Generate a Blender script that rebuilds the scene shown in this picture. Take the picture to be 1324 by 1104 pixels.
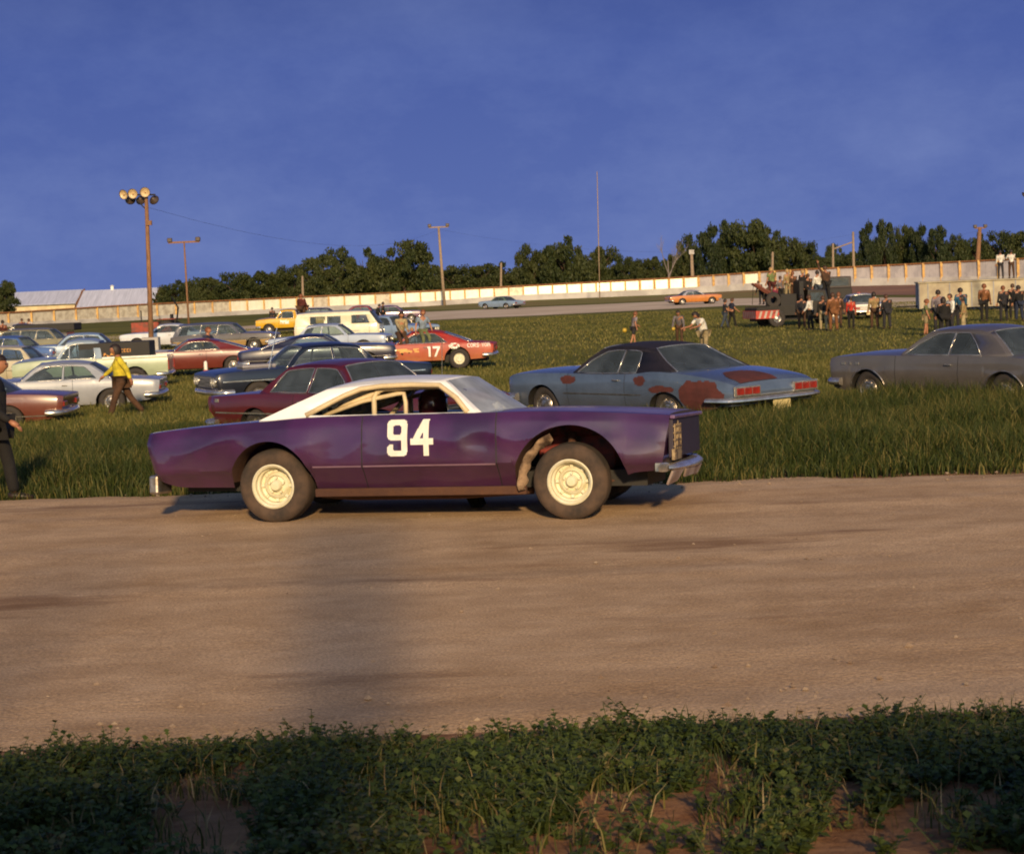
import bpy, bmesh, math, random
import numpy as np
from mathutils import Vector, Matrix, noise
from mathutils.geometry import tessellate_polygon
R = math.radians
sc = bpy.context.scene
for o in list(bpy.data.objects): bpy.data.objects.remove(o)
rng = random.Random(7); nr = np.random.default_rng(11)

# ------------------------------------------------------------------ camera
PW, PH, F = 1324.0, 1104.0, 2400.0
CAMZ, PITCH, ROLL = 2.30, math.atan(187/2400), R(2.4)
fw = Vector((0, math.cos(PITCH), -math.sin(PITCH)))
up = Vector((0, math.sin(PITCH), math.cos(PITCH)))
rt = Vector((1, 0, 0))
cX = rt*math.cos(ROLL) - up*math.sin(ROLL)
cY = rt*math.sin(ROLL) + up*math.cos(ROLL)
cam_d = bpy.data.cameras.new("camera"); cam = bpy.data.objects.new("camera", cam_d)
sc.collection.objects.link(cam)
M = Matrix.Identity(4)
for i in range(3):
    M[i][0] = cX[i]; M[i][1] = cY[i]; M[i][2] = -fw[i]
M[2][3] = CAMZ
cam.matrix_world = M
cam_d.sensor_width = 36; cam_d.lens = F/PW*36
cam_d.clip_start = .1; cam_d.clip_end = 6000
cam_d.dof.use_dof = True; cam_d.dof.focus_distance = 18.0; cam_d.dof.aperture_fstop = 9.0
sc.camera = cam

# ------------------------------------------------------------------ sky and sun
SUN_EL, SUN_AZ = 19.0, 4.7           # low evening sun behind the camera, a little to the right
w = bpy.data.worlds.new("World"); sc.world = w; w.use_nodes = True
nt = w.node_tree; bg = nt.nodes['Background']
sky = nt.nodes.new('ShaderNodeTexSky'); sky.sky_type = 'NISHITA'; sky.sun_disc = False
sky.sun_elevation = R(SUN_EL); sky.sun_rotation = R(180-SUN_AZ)
sky.ozone_density = 3.0; sky.air_density = 1.0; sky.dust_density = 0.6
tc = nt.nodes.new('ShaderNodeTexCoord')
mp = nt.nodes.new('ShaderNodeMapping'); mp.inputs['Scale'].default_value = (2.2, 2.2, 4)
nz = nt.nodes.new('ShaderNodeTexNoise'); nz.inputs['Scale'].default_value = 3.4; nz.inputs['Detail'].default_value = 9; nz.inputs['Roughness'].default_value = .66
nt.links.new(tc.outputs['Generated'], mp.inputs['Vector']); nt.links.new(mp.outputs[0], nz.inputs['Vector'])
sx = nt.nodes.new('ShaderNodeSeparateXYZ'); nt.links.new(tc.outputs['Generated'], sx.inputs[0])
rp = nt.nodes.new('ShaderNodeValToRGB'); el = rp.color_ramp.elements   # deep evening blue away from the sun, by height above the horizon
el[0].position = 0; el[0].color = (.98, 1.42, 3.45, 1); el[1].position = .45; el[1].color = (.22, .34, 1.10, 1)
e = el.new(.12); e.color = (.62, .98, 2.85, 1); e = el.new(.22); e.color = (.38, .60, 1.85, 1)
nt.links.new(sx.outputs[2], rp.inputs[0])
cl = nt.nodes.new('ShaderNodeValToRGB'); cl.color_ramp.elements[0].position = .40; cl.color_ramp.elements[0].color = (.84, .86, .92, 1); cl.color_ramp.elements[1].position = .75; cl.color_ramp.elements[1].color = (1.34, 1.24, 1.08, 1)
nt.links.new(nz.outputs['Fac'], cl.inputs[0])
mc = nt.nodes.new('ShaderNodeMix'); mc.data_type = 'RGBA'; mc.blend_type = 'MULTIPLY'; mc.inputs[0].default_value = 1; nt.links.new(rp.outputs[0], mc.inputs[6]); nt.links.new(cl.outputs[0], mc.inputs[7])
mr_ = nt.nodes.new('ShaderNodeMapRange'); mr_.interpolation_type = 'SMOOTHSTEP'; mr_.inputs[1].default_value = -.45; mr_.inputs[2].default_value = .75; nt.links.new(sx.outputs[1], mr_.inputs[0])
mx = nt.nodes.new('ShaderNodeMix'); mx.data_type = 'RGBA'; nt.links.new(mr_.outputs[0], mx.inputs[0]); nt.links.new(sky.outputs[0], mx.inputs[6]); nt.links.new(mc.outputs[2], mx.inputs[7])
nt.links.new(mx.outputs[2], bg.inputs['Color']); bg.inputs['Strength'].default_value = .105
sd = Vector((math.sin(R(SUN_AZ))*math.cos(R(SUN_EL)), -math.cos(R(SUN_AZ))*math.cos(R(SUN_EL)), math.sin(R(SUN_EL))))
sl = bpy.data.lights.new("sun", 'SUN'); sl.energy = 3.8; sl.angle = R(2.8); sl.color = (1.0, .71, .38)
so = bpy.data.objects.new("sun", sl); sc.collection.objects.link(so)
so.rotation_euler = (-sd).to_track_quat('-Z', 'Y').to_euler(); so.location = (0, -20, 30)
sc.view_settings.view_transform = 'Standard'; sc.view_settings.look = 'None'
sc.view_settings.gamma = 1.0; sc.view_settings.exposure = 0.4
sc.render.engine = 'CYCLES'
sc.cycles.filter_width = 1.9

# ------------------------------------------------------------------ terrain height and pixel picking
ZK = [(-60, .35), (4, .45), (7, .30), (8.7, .08), (9.6, -.03), (20.5, -.03), (22, -.06), (31, -.17), (44, -.52), (60, -.66), (90, -.62), (2500, -.62)]
ZKy = [k[0] for k in ZK]; ZKz = [k[1] for k in ZK]
def tz(x, y):
    z = np.interp(y, ZKy, ZKz)
    return z
def tzf(x, y): return float(tz(x, y))
def ray(px, py):
    return (cX*((px-PW/2)/F) - cY*((py-PH/2)/F) + fw)
def G(px, py, dz=0.0):
    """point where the sight line through a pixel meets the ground (raised by dz)"""
    d = ray(px, py); t = 5.0; o = Vector((0, 0, CAMZ)); step = .05
    while t < 1500:
        p = o + d*t
        if p.z < tzf(p.x, p.y)+dz: return p
        t += max(.02, t*.0008)
    return o+d*400
def at(px, py, D): return Vector((0, 0, CAMZ)) + ray(px, py)*D
def proj(p):
    v = Vector(p)-Vector((0, 0, CAMZ)); d = v.dot(fw)
    return (PW/2+v.dot(cX)/d*F, PH/2-v.dot(cY)/d*F, d)

# ------------------------------------------------------------------ object helpers
def link(o, parent=None):
    sc.collection.objects.link(o)
    if parent is not None: o.parent = parent
    return o
def tag(o, label=None, cat=None, group=None, kind=None):
    if label: o['label'] = label
    if cat: o['category'] = cat
    if group: o['group'] = group
    if kind: o['kind'] = kind
    return o
def empty(name, loc=(0, 0, 0), rz=0.0):
    o = bpy.data.objects.new(name, None); o.empty_display_size = .2
    o.location = loc; o.rotation_euler = (0, 0, rz); return link(o)
def copy_tree(o, parent=None):
    c = o.copy(); sc.collection.objects.link(c)
    if parent is not None: c.parent = parent
    for ch in list(o.children): copy_tree(ch, c)
    return c

class MB:
    def __init__(s): s.v = []; s.f = []; s.m = []
    def add(s, vs, fs, mi=0):
        n = len(s.v); s.v += [tuple(p) for p in vs]; s.f += [tuple(i+n for i in f) for f in fs]; s.m += [mi]*len(fs); return s
    def box(s, c, d, rz=0, mi=0, ry=0):
        x, y, z = d[0]/2, d[1]/2, d[2]/2
        vs = [Vector((a, b, e)) for a in (-x, x) for b in (-y, y) for e in (-z, z)]
        m = Matrix.Rotation(rz, 3, 'Z') @ Matrix.Rotation(ry, 3, 'Y')
        vs = [m @ v + Vector(c) for v in vs]
        return s.add(vs, [(0, 1, 3, 2), (4, 6, 7, 5), (0, 4, 5, 1), (2, 3, 7, 6), (0, 2, 6, 4), (1, 5, 7, 3)], mi)
    def tube(s, pts, r, n=8, mi=0, cap=True, closed=False):
        pts = [Vector(p) for p in pts]; N = len(pts)
        rs = r if isinstance(r, (list, tuple)) else [r]*N
        vs = []; ref = None
        for i, p in enumerate(pts):
            a = pts[(i-1) % N] if (i > 0 or closed) else p; b = pts[(i+1) % N] if (i < N-1 or closed) else p
            t = (b-a).normalized() if (b-a).length > 1e-9 else Vector((0, 0, 1))
            if ref is None:
                ref = Vector((0, 0, 1)) if abs(t.z) < .9 else Vector((1, 0, 0))
            u = t.cross(ref).normalized(); q = u.cross(t).normalized(); ref = q
            for k in range(n):
                an = 2*math.pi*k/n; vs.append(p+(u*math.cos(an)+q*math.sin(an))*rs[i])
        fs = []
        M_ = N if closed else N-1
        for i in range(M_):
            j = (i+1) % N
            for k in range(n): fs.append((i*n+k, i*n+(k+1) % n, j*n+(k+1) % n, j*n+k))
        if cap and not closed:
            fs.append(tuple(range(n-1, -1, -1))); fs.append(tuple((N-1)*n+k for k in range(n)))
        return s.add(vs, fs, mi)
    def lathe(s, prof, axis_o=(0, 0, 0), axis='Y', n=32, mi=0, sx=1, sz=1):
        vs = []; fs = []; P = len(prof); o = Vector(axis_o)
        for i in range(n):
            a = 2*math.pi*i/n; c, q = math.cos(a), math.sin(a)
            for r, h in prof:
                if axis == 'Y': vs.append(o+Vector((r*c*sx, h, r*q*sz)))
                elif axis == 'Z': vs.append(o+Vector((r*c*sx, r*q*sz, h)))
                else: vs.append(o+Vector((h, r*c*sx, r*q*sz)))
        for i in range(n):
            j = (i+1) % n
            for k in range(P-1): fs.append((i*P+k, i*P+k+1, j*P+k+1, j*P+k))
        return s.add(vs, fs, mi)
    def grid(s, rows, mi=0, flip=False):
        nr_, nc = len(rows), len(rows[0]); vs = [p for r_ in rows for p in r_]; fs = []
        for i in range(nr_-1):
            for j in range(nc-1):
                f = (i*nc+j, i*nc+j+1, (i+1)*nc+j+1, (i+1)*nc+j); fs.append(f[::-1] if flip else f)
        return s.add(vs, fs, mi)
    def prism(s, poly, y0, y1, mi=0):
        """side-view polygon (x,z) extruded between y0 and y1"""
        n = len(poly); vs = [(x, y0, z) for x, z in poly]+[(x, y1, z) for x, z in poly]
        return s.add(vs, [tuple(range(n)), tuple(range(2*n-1, n-1, -1))]+[(i, i+n, (i+1) % n+n, (i+1) % n) for i in range(n)], mi)
    def build(s, name, mats, parent=None, smooth=False, solid=None, bevel=None, angle=None, loc=None):
        me = bpy.data.meshes.new(name); me.from_pydata(s.v, [], s.f)
        if not isinstance(mats, (list, tuple)): mats = [mats]
        for m_ in mats: me.materials.append(m_)
        if len(mats) > 1: me.polygons.foreach_set('material_index', s.m)
        bm = bmesh.new(); bm.from_mesh(me); bmesh.ops.remove_doubles(bm, verts=bm.verts, dist=1e-5)
        bmesh.ops.recalc_face_normals(bm, faces=bm.faces)
        if smooth:
            for f in bm.faces: f.smooth = True
            if angle:
                for e in bm.edges:
                    if len(e.link_faces) == 2 and e.calc_face_angle(0) > R(angle): e.smooth = False
        bm.to_mesh(me); bm.free()
        o = bpy.data.objects.new(name, me); link(o, parent)
        if loc: o.location = loc
        if bevel:
            b = o.modifiers.new('bevel', 'BEVEL'); b.width = bevel; b.segments = 2; b.limit_method = 'ANGLE'; b.angle_limit = R(40)
        if solid:
            q = o.modifiers.new('solid', 'SOLIDIFY'); q.thickness = solid; q.offset = -1
        return o

def np_mesh(name, verts, faces, mats, attr=None, midx=None, quads=True, smooth=False):
    me = bpy.data.meshes.new(name); k = faces.shape[1]
    me.vertices.add(len(verts)); me.vertices.foreach_set('co', verts.astype(np.float32).ravel())
    me.loops.add(faces.size); me.loops.foreach_set('vertex_index', faces.astype(np.int32).ravel())
    me.polygons.add(len(faces)); me.polygons.foreach_set('loop_start', np.arange(0, faces.size, k, dtype=np.int32))
    for m_ in (mats if isinstance(mats, (list, tuple)) else [mats]): me.materials.append(m_)
    if midx is not None: me.polygons.foreach_set('material_index', midx.astype(np.int32))
    if attr is not None:
        a = me.attributes.new('tint', 'FLOAT', 'POINT'); a.data.foreach_set('value', attr.astype(np.float32))
    if smooth: me.polygons.foreach_set('use_smooth', np.ones(len(faces), bool))
    me.update(calc_edges=True); me.validate()
    return me

# ------------------------------------------------------------------ materials
def _n(nt, t, **kw):
    n = nt.nodes.new(t)
    for k, v in kw.items():
        if k in n.inputs: n.inputs[k].default_value = v
        else: setattr(n, k, v)
    return n
MATS = {}
def mat(name, col, rough=.6, col2=None, scale=3.0, metal=0.0, coat=0.0, bump=0.0, bscale=20., lo=.4, hi=.6, dust=None, coords='Object', spec=.5, detail=5, trans=0, stretch=None, sheen=0):
    if name in MATS: return MATS[name]
    m = bpy.data.materials.new(name); m.use_nodes = True; nt = m.node_tree; b = nt.nodes['Principled BSDF']
    b.inputs['Roughness'].default_value = rough; b.inputs['Metallic'].default_value = metal
    b.inputs['Coat Weight'].default_value = coat; b.inputs['Coat Roughness'].default_value = .08
    b.inputs['Specular IOR Level'].default_value = spec
    tc = nt.nodes.new('ShaderNodeTexCoord'); src = tc.outputs[coords]
    if stretch:
        mp = nt.nodes.new('ShaderNodeMapping'); mp.inputs['Scale'].default_value = stretch; nt.links.new(src, mp.inputs[0]); src = mp.outputs[0]
    c2 = col2 if col2 else tuple(c*.8 for c in col)
    nz = _n(nt, 'ShaderNodeTexNoise', Scale=scale, Detail=detail, Roughness=.6); nt.links.new(src, nz.inputs['Vector'])
    cr = nt.nodes.new('ShaderNodeValToRGB'); cr.color_ramp.elements[0].position = lo; cr.color_ramp.elements[1].position = hi
    cr.color_ramp.elements[0].color = (*c2, 1); cr.color_ramp.elements[1].color = (*col, 1)
    nt.links.new(nz.outputs['Fac'], cr.inputs[0]); out = cr.outputs[0]
    if dust:   # road dust thrown up on the lower panels: (colour, z full, z none, amount)
        sp = nt.nodes.new('ShaderNodeSeparateXYZ'); nt.links.new(tc.outputs['Object'], sp.inputs[0])
        mr = _n(nt, 'ShaderNodeMapRange'); mr.inputs[1].default_value = dust[1]; mr.inputs[2].default_value = dust[2]
        mr.inputs[3].default_value = dust[3]; mr.inputs[4].default_value = dust[4] if len(dust) > 4 else 0
        nt.links.new(sp.outputs[2], mr.inputs[0])
        n2 = _n(nt, 'ShaderNodeTexNoise', Scale=5.0, Detail=6, Roughness=.7); nt.links.new(tc.outputs['Object'], n2.inputs['Vector'])
        mm = nt.nodes.new('ShaderNodeMath'); mm.operation = 'MULTIPLY'; nt.links.new(mr.outputs[0], mm.inputs[0]); 
        m3 = nt.nodes.new('ShaderNodeMath'); m3.operation = 'MULTIPLY'; m3.inputs[1].default_value = 2.0; nt.links.new(n2.outputs['Fac'], m3.inputs[0]); nt.links.new(m3.outputs[0], mm.inputs[1])
        mm.use_clamp = True
        mx = nt.nodes.new('ShaderNodeMix'); mx.data_type = 'RGBA'; nt.links.new(mm.outputs[0], mx.inputs[0]); nt.links.new(out, mx.inputs[6]); mx.inputs[7].default_value = (*dust[0], 1); out = mx.outputs[2]
        r2 = _n(nt, 'ShaderNodeMapRange'); r2.inputs[3].default_value = rough; r2.inputs[4].default_value = .9
        nt.links.new(mm.outputs[0], r2.inputs[0]); nt.links.new(r2.outputs[0], b.inputs['Roughness'])
    nt.links.new(out, b.inputs['Base Color'])
    if bump:
        n3 = _n(nt, 'ShaderNodeTexNoise', Scale=bscale, Detail=6, Roughness=.65); nt.links.new(src, n3.inputs['Vector'])
        bp = nt.nodes.new('ShaderNodeBump'); bp.inputs['Strength'].default_value = bump; bp.inputs['Distance'].default_value = .02
        nt.links.new(n3.outputs['Fac'], bp.inputs['Height']); nt.links.new(bp.outputs[0], b.inputs['Normal'])
    if trans: b.inputs['Transmission Weight'].default_value = trans
    MATS[name] = m; return m
def paint(name, col, dustamt=.35, rough=.28, col2=None):
    return mat(name, col, rough=rough, col2=col2 or tuple(c*.86 for c in col), scale=2.5, coat=.6, dust=((.11, .075, .048), .25, .75, dustamt*.75, .02))
def leafmat(name, ca, cb, rough=.6, trl=.25, nscale=.5, cc=None):
    m = bpy.data.materials.new(name); m.use_nodes = True; nt = m.node_tree; b = nt.nodes['Principled BSDF']; out = nt.nodes['Material Output']
    at_ = nt.nodes.new('ShaderNodeAttribute'); at_.attribute_name = 'tint'
    tc = nt.nodes.new('ShaderNodeTexCoord'); nz = _n(nt, 'ShaderNodeTexNoise', Scale=nscale, Detail=3); nt.links.new(tc.outputs['Object'], nz.inputs['Vector'])
    ad = nt.nodes.new('ShaderNodeMath'); ad.operation = 'ADD'; nt.links.new(at_.outputs['Fac'], ad.inputs[0]); nt.links.new(nz.outputs['Fac'], ad.inputs[1])
    cr = nt.nodes.new('ShaderNodeValToRGB'); cr.color_ramp.elements[0].position = .55; cr.color_ramp.elements[1].position = 1.25
    mr = _n(nt, 'ShaderNodeMapRange'); mr.inputs[1].default_value = .45; mr.inputs[2].default_value = 1.35; nt.links.new(ad.outputs[0], mr.inputs[0])
    cr.color_ramp.elements[0].position = 0; cr.color_ramp.elements[1].position = 1
    cr.color_ramp.elements[0].color = (*ca, 1); cr.color_ramp.elements[1].color = (*cb, 1)
    if cc: e = cr.color_ramp.elements.new(.93); e.color = (*cb, 1); cr.color_ramp.elements[2].color = (*cc, 1)
    nt.links.new(mr.outputs[0], cr.inputs[0]); nt.links.new(cr.outputs[0], b.inputs['Base Color'])
    b.inputs['Roughness'].default_value = rough; b.inputs['Specular IOR Level'].default_value = .25
    tr = nt.nodes.new('ShaderNodeBsdfTranslucent'); nt.links.new(cr.outputs[0], tr.inputs[0])
    ms = nt.nodes.new('ShaderNodeMixShader'); ms.inputs[0].default_value = trl
    nt.links.new(b.outputs[0], ms.inputs[1]); nt.links.new(tr.outputs[0], ms.inputs[2]); nt.links.new(ms.outputs[0], out.inputs[0])
    return m
def glassmat(name, tint=(.5, .58, .62), haze=.12, hazecol=(.5, .55, .6), trans=.75):
    m = bpy.data.materials.new(name); m.use_nodes = True; nt = m.node_tree; out = nt.nodes['Material Output']; b = nt.nodes['Principled BSDF']
    b.inputs['Base Color'].default_value = (.02, .03, .035, 1); b.inputs['Roughness'].default_value = .04; b.inputs['IOR'].default_value = 1.5
    tr = _n(nt, 'ShaderNodeBsdfTransparent'); tr.inputs[0].default_value = (*tint, 1)
    df = _n(nt, 'ShaderNodeBsdfDiffuse'); df.inputs[0].default_value = (*hazecol, 1)
    fr = _n(nt, 'ShaderNodeFresnel'); fr.inputs[0].default_value = 1.5
    mr = _n(nt, 'ShaderNodeMapRange'); mr.inputs[1].default_value = 0; mr.inputs[2].default_value = 1; mr.inputs[3].default_value = 1-trans; mr.inputs[4].default_value = 1
    nt.links.new(fr.outputs[0], mr.inputs[0])
    m1 = nt.nodes.new('ShaderNodeMixShader'); nt.links.new(mr.outputs[0], m1.inputs[0]); nt.links.new(tr.outputs[0], m1.inputs[1]); nt.links.new(b.outputs[0], m1.inputs[2])
    tc = nt.nodes.new('ShaderNodeTexCoord'); nz = _n(nt, 'ShaderNodeTexNoise', Scale=3.0, Detail=5); nt.links.new(tc.outputs['Object'], nz.inputs['Vector'])
    mm = nt.nodes.new('ShaderNodeMath'); mm.operation = 'MULTIPLY'; mm.inputs[1].default_value = haze*2; nt.links.new(nz.outputs['Fac'], mm.inputs[0])
    m2 = nt.nodes.new('ShaderNodeMixShader'); nt.links.new(mm.outputs[0], m2.inputs[0]); nt.links.new(m1.outputs[0], m2.inputs[1]); nt.links.new(df.outputs[0], m2.inputs[2])
    nt.links.new(m2.outputs[0], out.inputs[0]); return m
CHROME = mat('chrome', (.72, .69, .62), rough=.24, metal=.85, col2=(.55, .50, .44), scale=9)
DULLCH = mat('dull_chrome', (.52, .50, .48), rough=.34, metal=.9, col2=(.3, .25, .2), scale=7)
BLACK = mat('black_metal', (.015, .013, .012), rough=.7)
RUBBER = mat('rubber', (.035, .028, .024), rough=.85, col2=(.03, .025, .022), scale=6, bump=.2, bscale=60)
DRUBBER = mat('dusty_rubber', (.085, .055, .038), rough=.95, col2=(.035, .026, .021), scale=4)
INTER = mat('dark_interior', (.03, .026, .026), rough=.8)
SEAT = mat('seat_vinyl', (.09, .085, .08), rough=.6)
RUST = mat('rusty_steel', (.085, .036, .018), rough=.9, col2=(.07, .03, .018), scale=8, bump=.4, bscale=40)
GLASS = glassmat('car_glass', tint=(.66, .76, .80), haze=.10, hazecol=(.38, .48, .60), trans=.82)
GLASSD = glassmat('hazy_glass', tint=(.55, .62, .68), haze=.55, hazecol=(.45, .5, .6), trans=.72)
LAMPG = mat('lamp_glass', (.85, .80, .6), rough=.15, coat=1)
TAILR = mat('tail_lens', (.26, .02, .012), rough=.25, coat=.6, col2=(.18, .015, .01))
WHITEP = mat('white_paint', (.78, .77, .72), rough=.5, col2=(.70, .68, .6), scale=6)
# ------------------------------------------------------------------ cars
def itp(pts):
    xs = [p[0] for p in pts]; ys = [p[1] for p in pts]
    def f(x):      # smooth (monotone-ish) interpolation
        if x <= xs[0]: return ys[0]
        if x >= xs[-1]: return ys[-1]
        i = next(k for k in range(len(xs)-1) if xs[k+1] >= x)
        h = xs[i+1]-xs[i]; t = (x-xs[i])/h; d = (ys[i+1]-ys[i])/h
        def sl(k):
            if k <= 0: return (ys[1]-ys[0])/(xs[1]-xs[0])
            if k >= len(xs)-1: return (ys[-1]-ys[-2])/(xs[-1]-xs[-2])
            a = (ys[k]-ys[k-1])/(xs[k]-xs[k-1]); b = (ys[k+1]-ys[k])/(xs[k+1]-xs[k])
            return 0 if a*b <= 0 else 2*a*b/(a+b)
        m0, m1 = sl(i), sl(i+1)
        return (2*t**3-3*t*t+1)*ys[i]+(t**3-2*t*t+t)*h*m0+(-2*t**3+3*t*t)*ys[i+1]+(t**3-t*t)*h*m1
    return f
def lin(pts):
    xs = [p[0] for p in pts]; ys = [p[1] for p in pts]
    return lambda x: float(np.interp(x, xs, ys))
G_STD = [(-.3, .90), (0, .925), (.12, .955), (.35, .99), (.55, 1.0), (.7, .998), (.88, .985), (1.0, .96), (1.3, .95)]
class Body:
    def __init__(s, **k):
        s.k = k; s.xr, s.xf = k['xr'], k['xf']
        s.zs = itp(k['zs']); s.zc = itp(k['zc']); s.w = itp(k['w']); s.sill = itp(k['sill'])
        s.g = lin(k.get('g', G_STD)); s.arch = k['arches']; s.dent = k.get('dent', 0); s.seed = k.get('seed', 0)
        s.nose = lin(k.get('nose', [(0, 0), (1, 0)])); s.tail = lin(k.get('tail', [(0, 0), (1, 0)])); s.z0 = k.get('z0', .3)
        s.marks = k.get('marks', [])
    def zb(s, x):
        z = s.sill(x)
        for xc, rx, cz, rz in s.arch:
            if abs(x-xc) < rx: z = max(z, cz+rz*math.sqrt(max(0, 1-((x-xc)/rx)**2)))
        return z
    def sy(s, x, z):
        t = (z-s.z0)/(s.zs(x)-s.z0); y = s.w(x)*s.g(t)
        if s.dent:
            n = noise.noise(Vector((x*1.3+s.seed, z*2.2, 3.1)))*.9+.7*(.3-abs(noise.noise(Vector((x*1.9+s.seed+z*1.4, z*3.3-x*.8, 7.7)))))
            y += s.dent*n*min(1, max(0, (s.zs(x)-z)*4))
        return y
    def ox(s, x, z):
        a = max(0, (x-(s.xf-.5))/.5); b = max(0, ((s.xr+.5)-x)/.5)
        return s.nose(z)*a*a - s.tail(z)*b*b
    def pt(s, x, z, side, off=0.0): return Vector((x+s.ox(x, z), side*(s.sy(x, z)+off), z))
    def build(s, root, pm, part_names=('hood', 'trunk_lid', 'door'), step=.09, nS=12, hoodm=None, trunkm=None, doorm=None, open_cabin=True):
        k = s.k; xs = list(np.arange(s.xr, s.xf, step))+[s.xf]
        for xc, rx, cz, rz in s.arch: xs += [xc+rx*math.cos(a) for a in np.linspace(0, math.pi, max(9, int(rx*2/step)+9))]+[xc+rx*1.002, xc-rx*1.002]
        for d in (.02, .05, .1, .16): xs += [s.xr+d, s.xf-d]
        gaps = []
        for xa, xb in k.get('doors', []): gaps += [xa, xb]
        cab = k.get('cabin')
        if cab: gaps += [cab[1]+.12, cab[0]-.05]; xs += list(cab)
        for g_ in gaps: xs += [g_-.006, g_+.006]
        xs = sorted(xs); ys = [xs[0]]
        for x in xs[1:]:
            if x-ys[-1] > .0035: ys.append(x)
        xs = ys
        fr = [.985, .95, .86, .7, .5, .25, 0]
        rows = []
        for x in xs:
            zb, zs, zc = s.zb(x), s.zs(x), s.zc(x)
            half = []
            for j in range(nS+1):
                z = zb+(zs-zb)*j/nS; half.append((s.sy(x, z), z))
            ye = half[-1][0]
            for f_ in fr:
                z = zs+.012*(1-f_**8)+(zc-zs)*(1-f_**2.2); half.append((ye*f_, z))
            ring = [Vector((x+s.ox(x, z), y, z)) for y, z in half]+[Vector((x+s.ox(x, z), -y, z)) for y, z in half[-2::-1]]
            rows.append(ring)
        H = nS+len(fr); n = len(rows[0])
        groups = {'body': MB(), 'hood': MB(), 'trunk_lid': MB(), 'doorL': MB(), 'doorR': MB()}
        def mid(i): return .5*(xs[i]+xs[i+1])
        for i in range(len(xs)-1):
            xm = mid(i)
            for j in range(n-1):
                jj = j if j < H else (n-2-j)
                top = jj >= nS
                inner = jj >= nS+2
                g_ = 'body'; mi = 0
                if top and inner:
                    if cab and open_cabin and cab[0] < xm < cab[1]: continue
                    if cab:
                        if xm > cab[1]+.12 and 'hood' in part_names: g_ = 'hood'
                        elif xm < cab[0]-.05 and 'trunk_lid' in part_names: g_ = 'trunk_lid'
                        if abs(xm-(cab[1]+.12)) < .0065 or abs(xm-(cab[0]-.05)) < .0065: g_, mi = 'body', 2
                elif not top:
                    for xa, xb in k.get('doors', []):
                        if xa+.006 < xm < xb-.006 and 'door' in part_names: g_ = 'doorL' if j < H else 'doorR'
                        if abs(xm-xa) < .0065 or abs(xm-xb) < .0065: g_, mi = 'body', 2
                groups[g_].add([rows[i][j], rows[i][j+1], rows[i+1][j+1], rows[i+1][j]], [(0, 1, 2, 3)], mi)
        b = groups['body']
        for r_, x in ((rows[0], xs[0]), (rows[-1], xs[-1])):     # end fascias as quads between the two halves
            for j in range(H):
                b.add([r_[j], r_[j+1], r_[n-2-j], r_[n-1-j]], [(0, 1, 2, 3)], 0)
        for xc, rx, cz, rz in s.arch:      # wheel-well liners
            for sd_ in (0, n-1):
                idx = [i for i, x in enumerate(xs) if abs(x-xc) <= rx*1.001]
                for a, c in zip(idx[:-1], idx[1:]):
                    p, q = rows[a][sd_], rows[c][sd_]; sg = 1 if p.y > 0 else -1
                    b.add([p, q, Vector((q.x, q.y-sg*.30, q.z)), Vector((p.x, p.y-sg*.30, p.z))], [(0, 1, 2, 3)], 1)
        bo = b.build('body', [pm, k.get('wellmat', BLACK), BLACK], root, smooth=True, angle=40)
        out = {'body': bo}
        for g_, nm, m_ in (('hood', 'hood', hoodm), ('trunk_lid', 'trunk_lid', trunkm), ('doorL', 'door', doorm), ('doorR', 'door', doorm)):
            if groups[g_].f: out[g_] = groups[g_].build(nm, m_ or pm, root, smooth=True, angle=40)
        ch = MB(); zt = k.get('chz', .5)
        cb_ = k.get('chb', .24); ch.box(((s.xr+s.xf)/2, 0, (cb_+zt)/2), (s.xf-s.xr-.5, 1.02, zt-cb_))
        out['chassis'] = ch.build('chassis', k.get('chmat', BLACK), root)
        return out

def clipx(poly, x, keep):   # keep side: +1 keeps points with X >= x
    out = []
    for i in range(len(poly)):
        a, b = poly[i], poly[(i+1) % len(poly)]
        ia, ib = (a[0]-x)*keep >= 0, (b[0]-x)*keep >= 0
        if ia: out.append(a)
        if ia != ib:
            t = (x-a[0])/(b[0]-a[0]); out.append((x, a[1]+(b[1]-a[1])*t))
    return out
def side_windows(ws, roof, zs, xct, xcb, splits=(), gap=.05, drop=.06, pil=.09, belt=.02, ctop=None):
    """one polygon per side window, from the windscreen pillar to the rear pillar"""
    zr = lambda x: float(np.interp(x, [p[0] for p in roof[::-1]], [p[1] for p in roof[::-1]]))
    xb = ws[0][0]-pil*1.3; xt = ws[-1][0]-pil
    pts = [(xb, zs(xb)+belt)]
    for p in ws[1:-1]: pts.append((p[0]-pil*1.1, p[1]-.02))
    pts.append((xt, zr(xt)-drop-.012)); 
    for x in np.linspace(xt-.05, xct+.05, 8): pts.append((x, zr(x)-drop))
    zt_ = (ctop if ctop else zr(xct)-drop)
    pts.append((xct, zt_-.02)); pts.append((xct*.6+xcb*.4-.012, zt_*.6+zs(xcb)*.4)); pts.append((xcb, zs(xcb)+belt))
    for x in np.linspace(xcb, xb, 6)[1:-1]: pts.append((x, zs(x)+belt))
    res = []; cur = pts; 
    for x in sorted(splits, reverse=True):
        res.append(clipx(cur, x+gap/2, 1)); cur = clipx(cur, x-gap/2, -1)
    res.append(cur); return res
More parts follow.
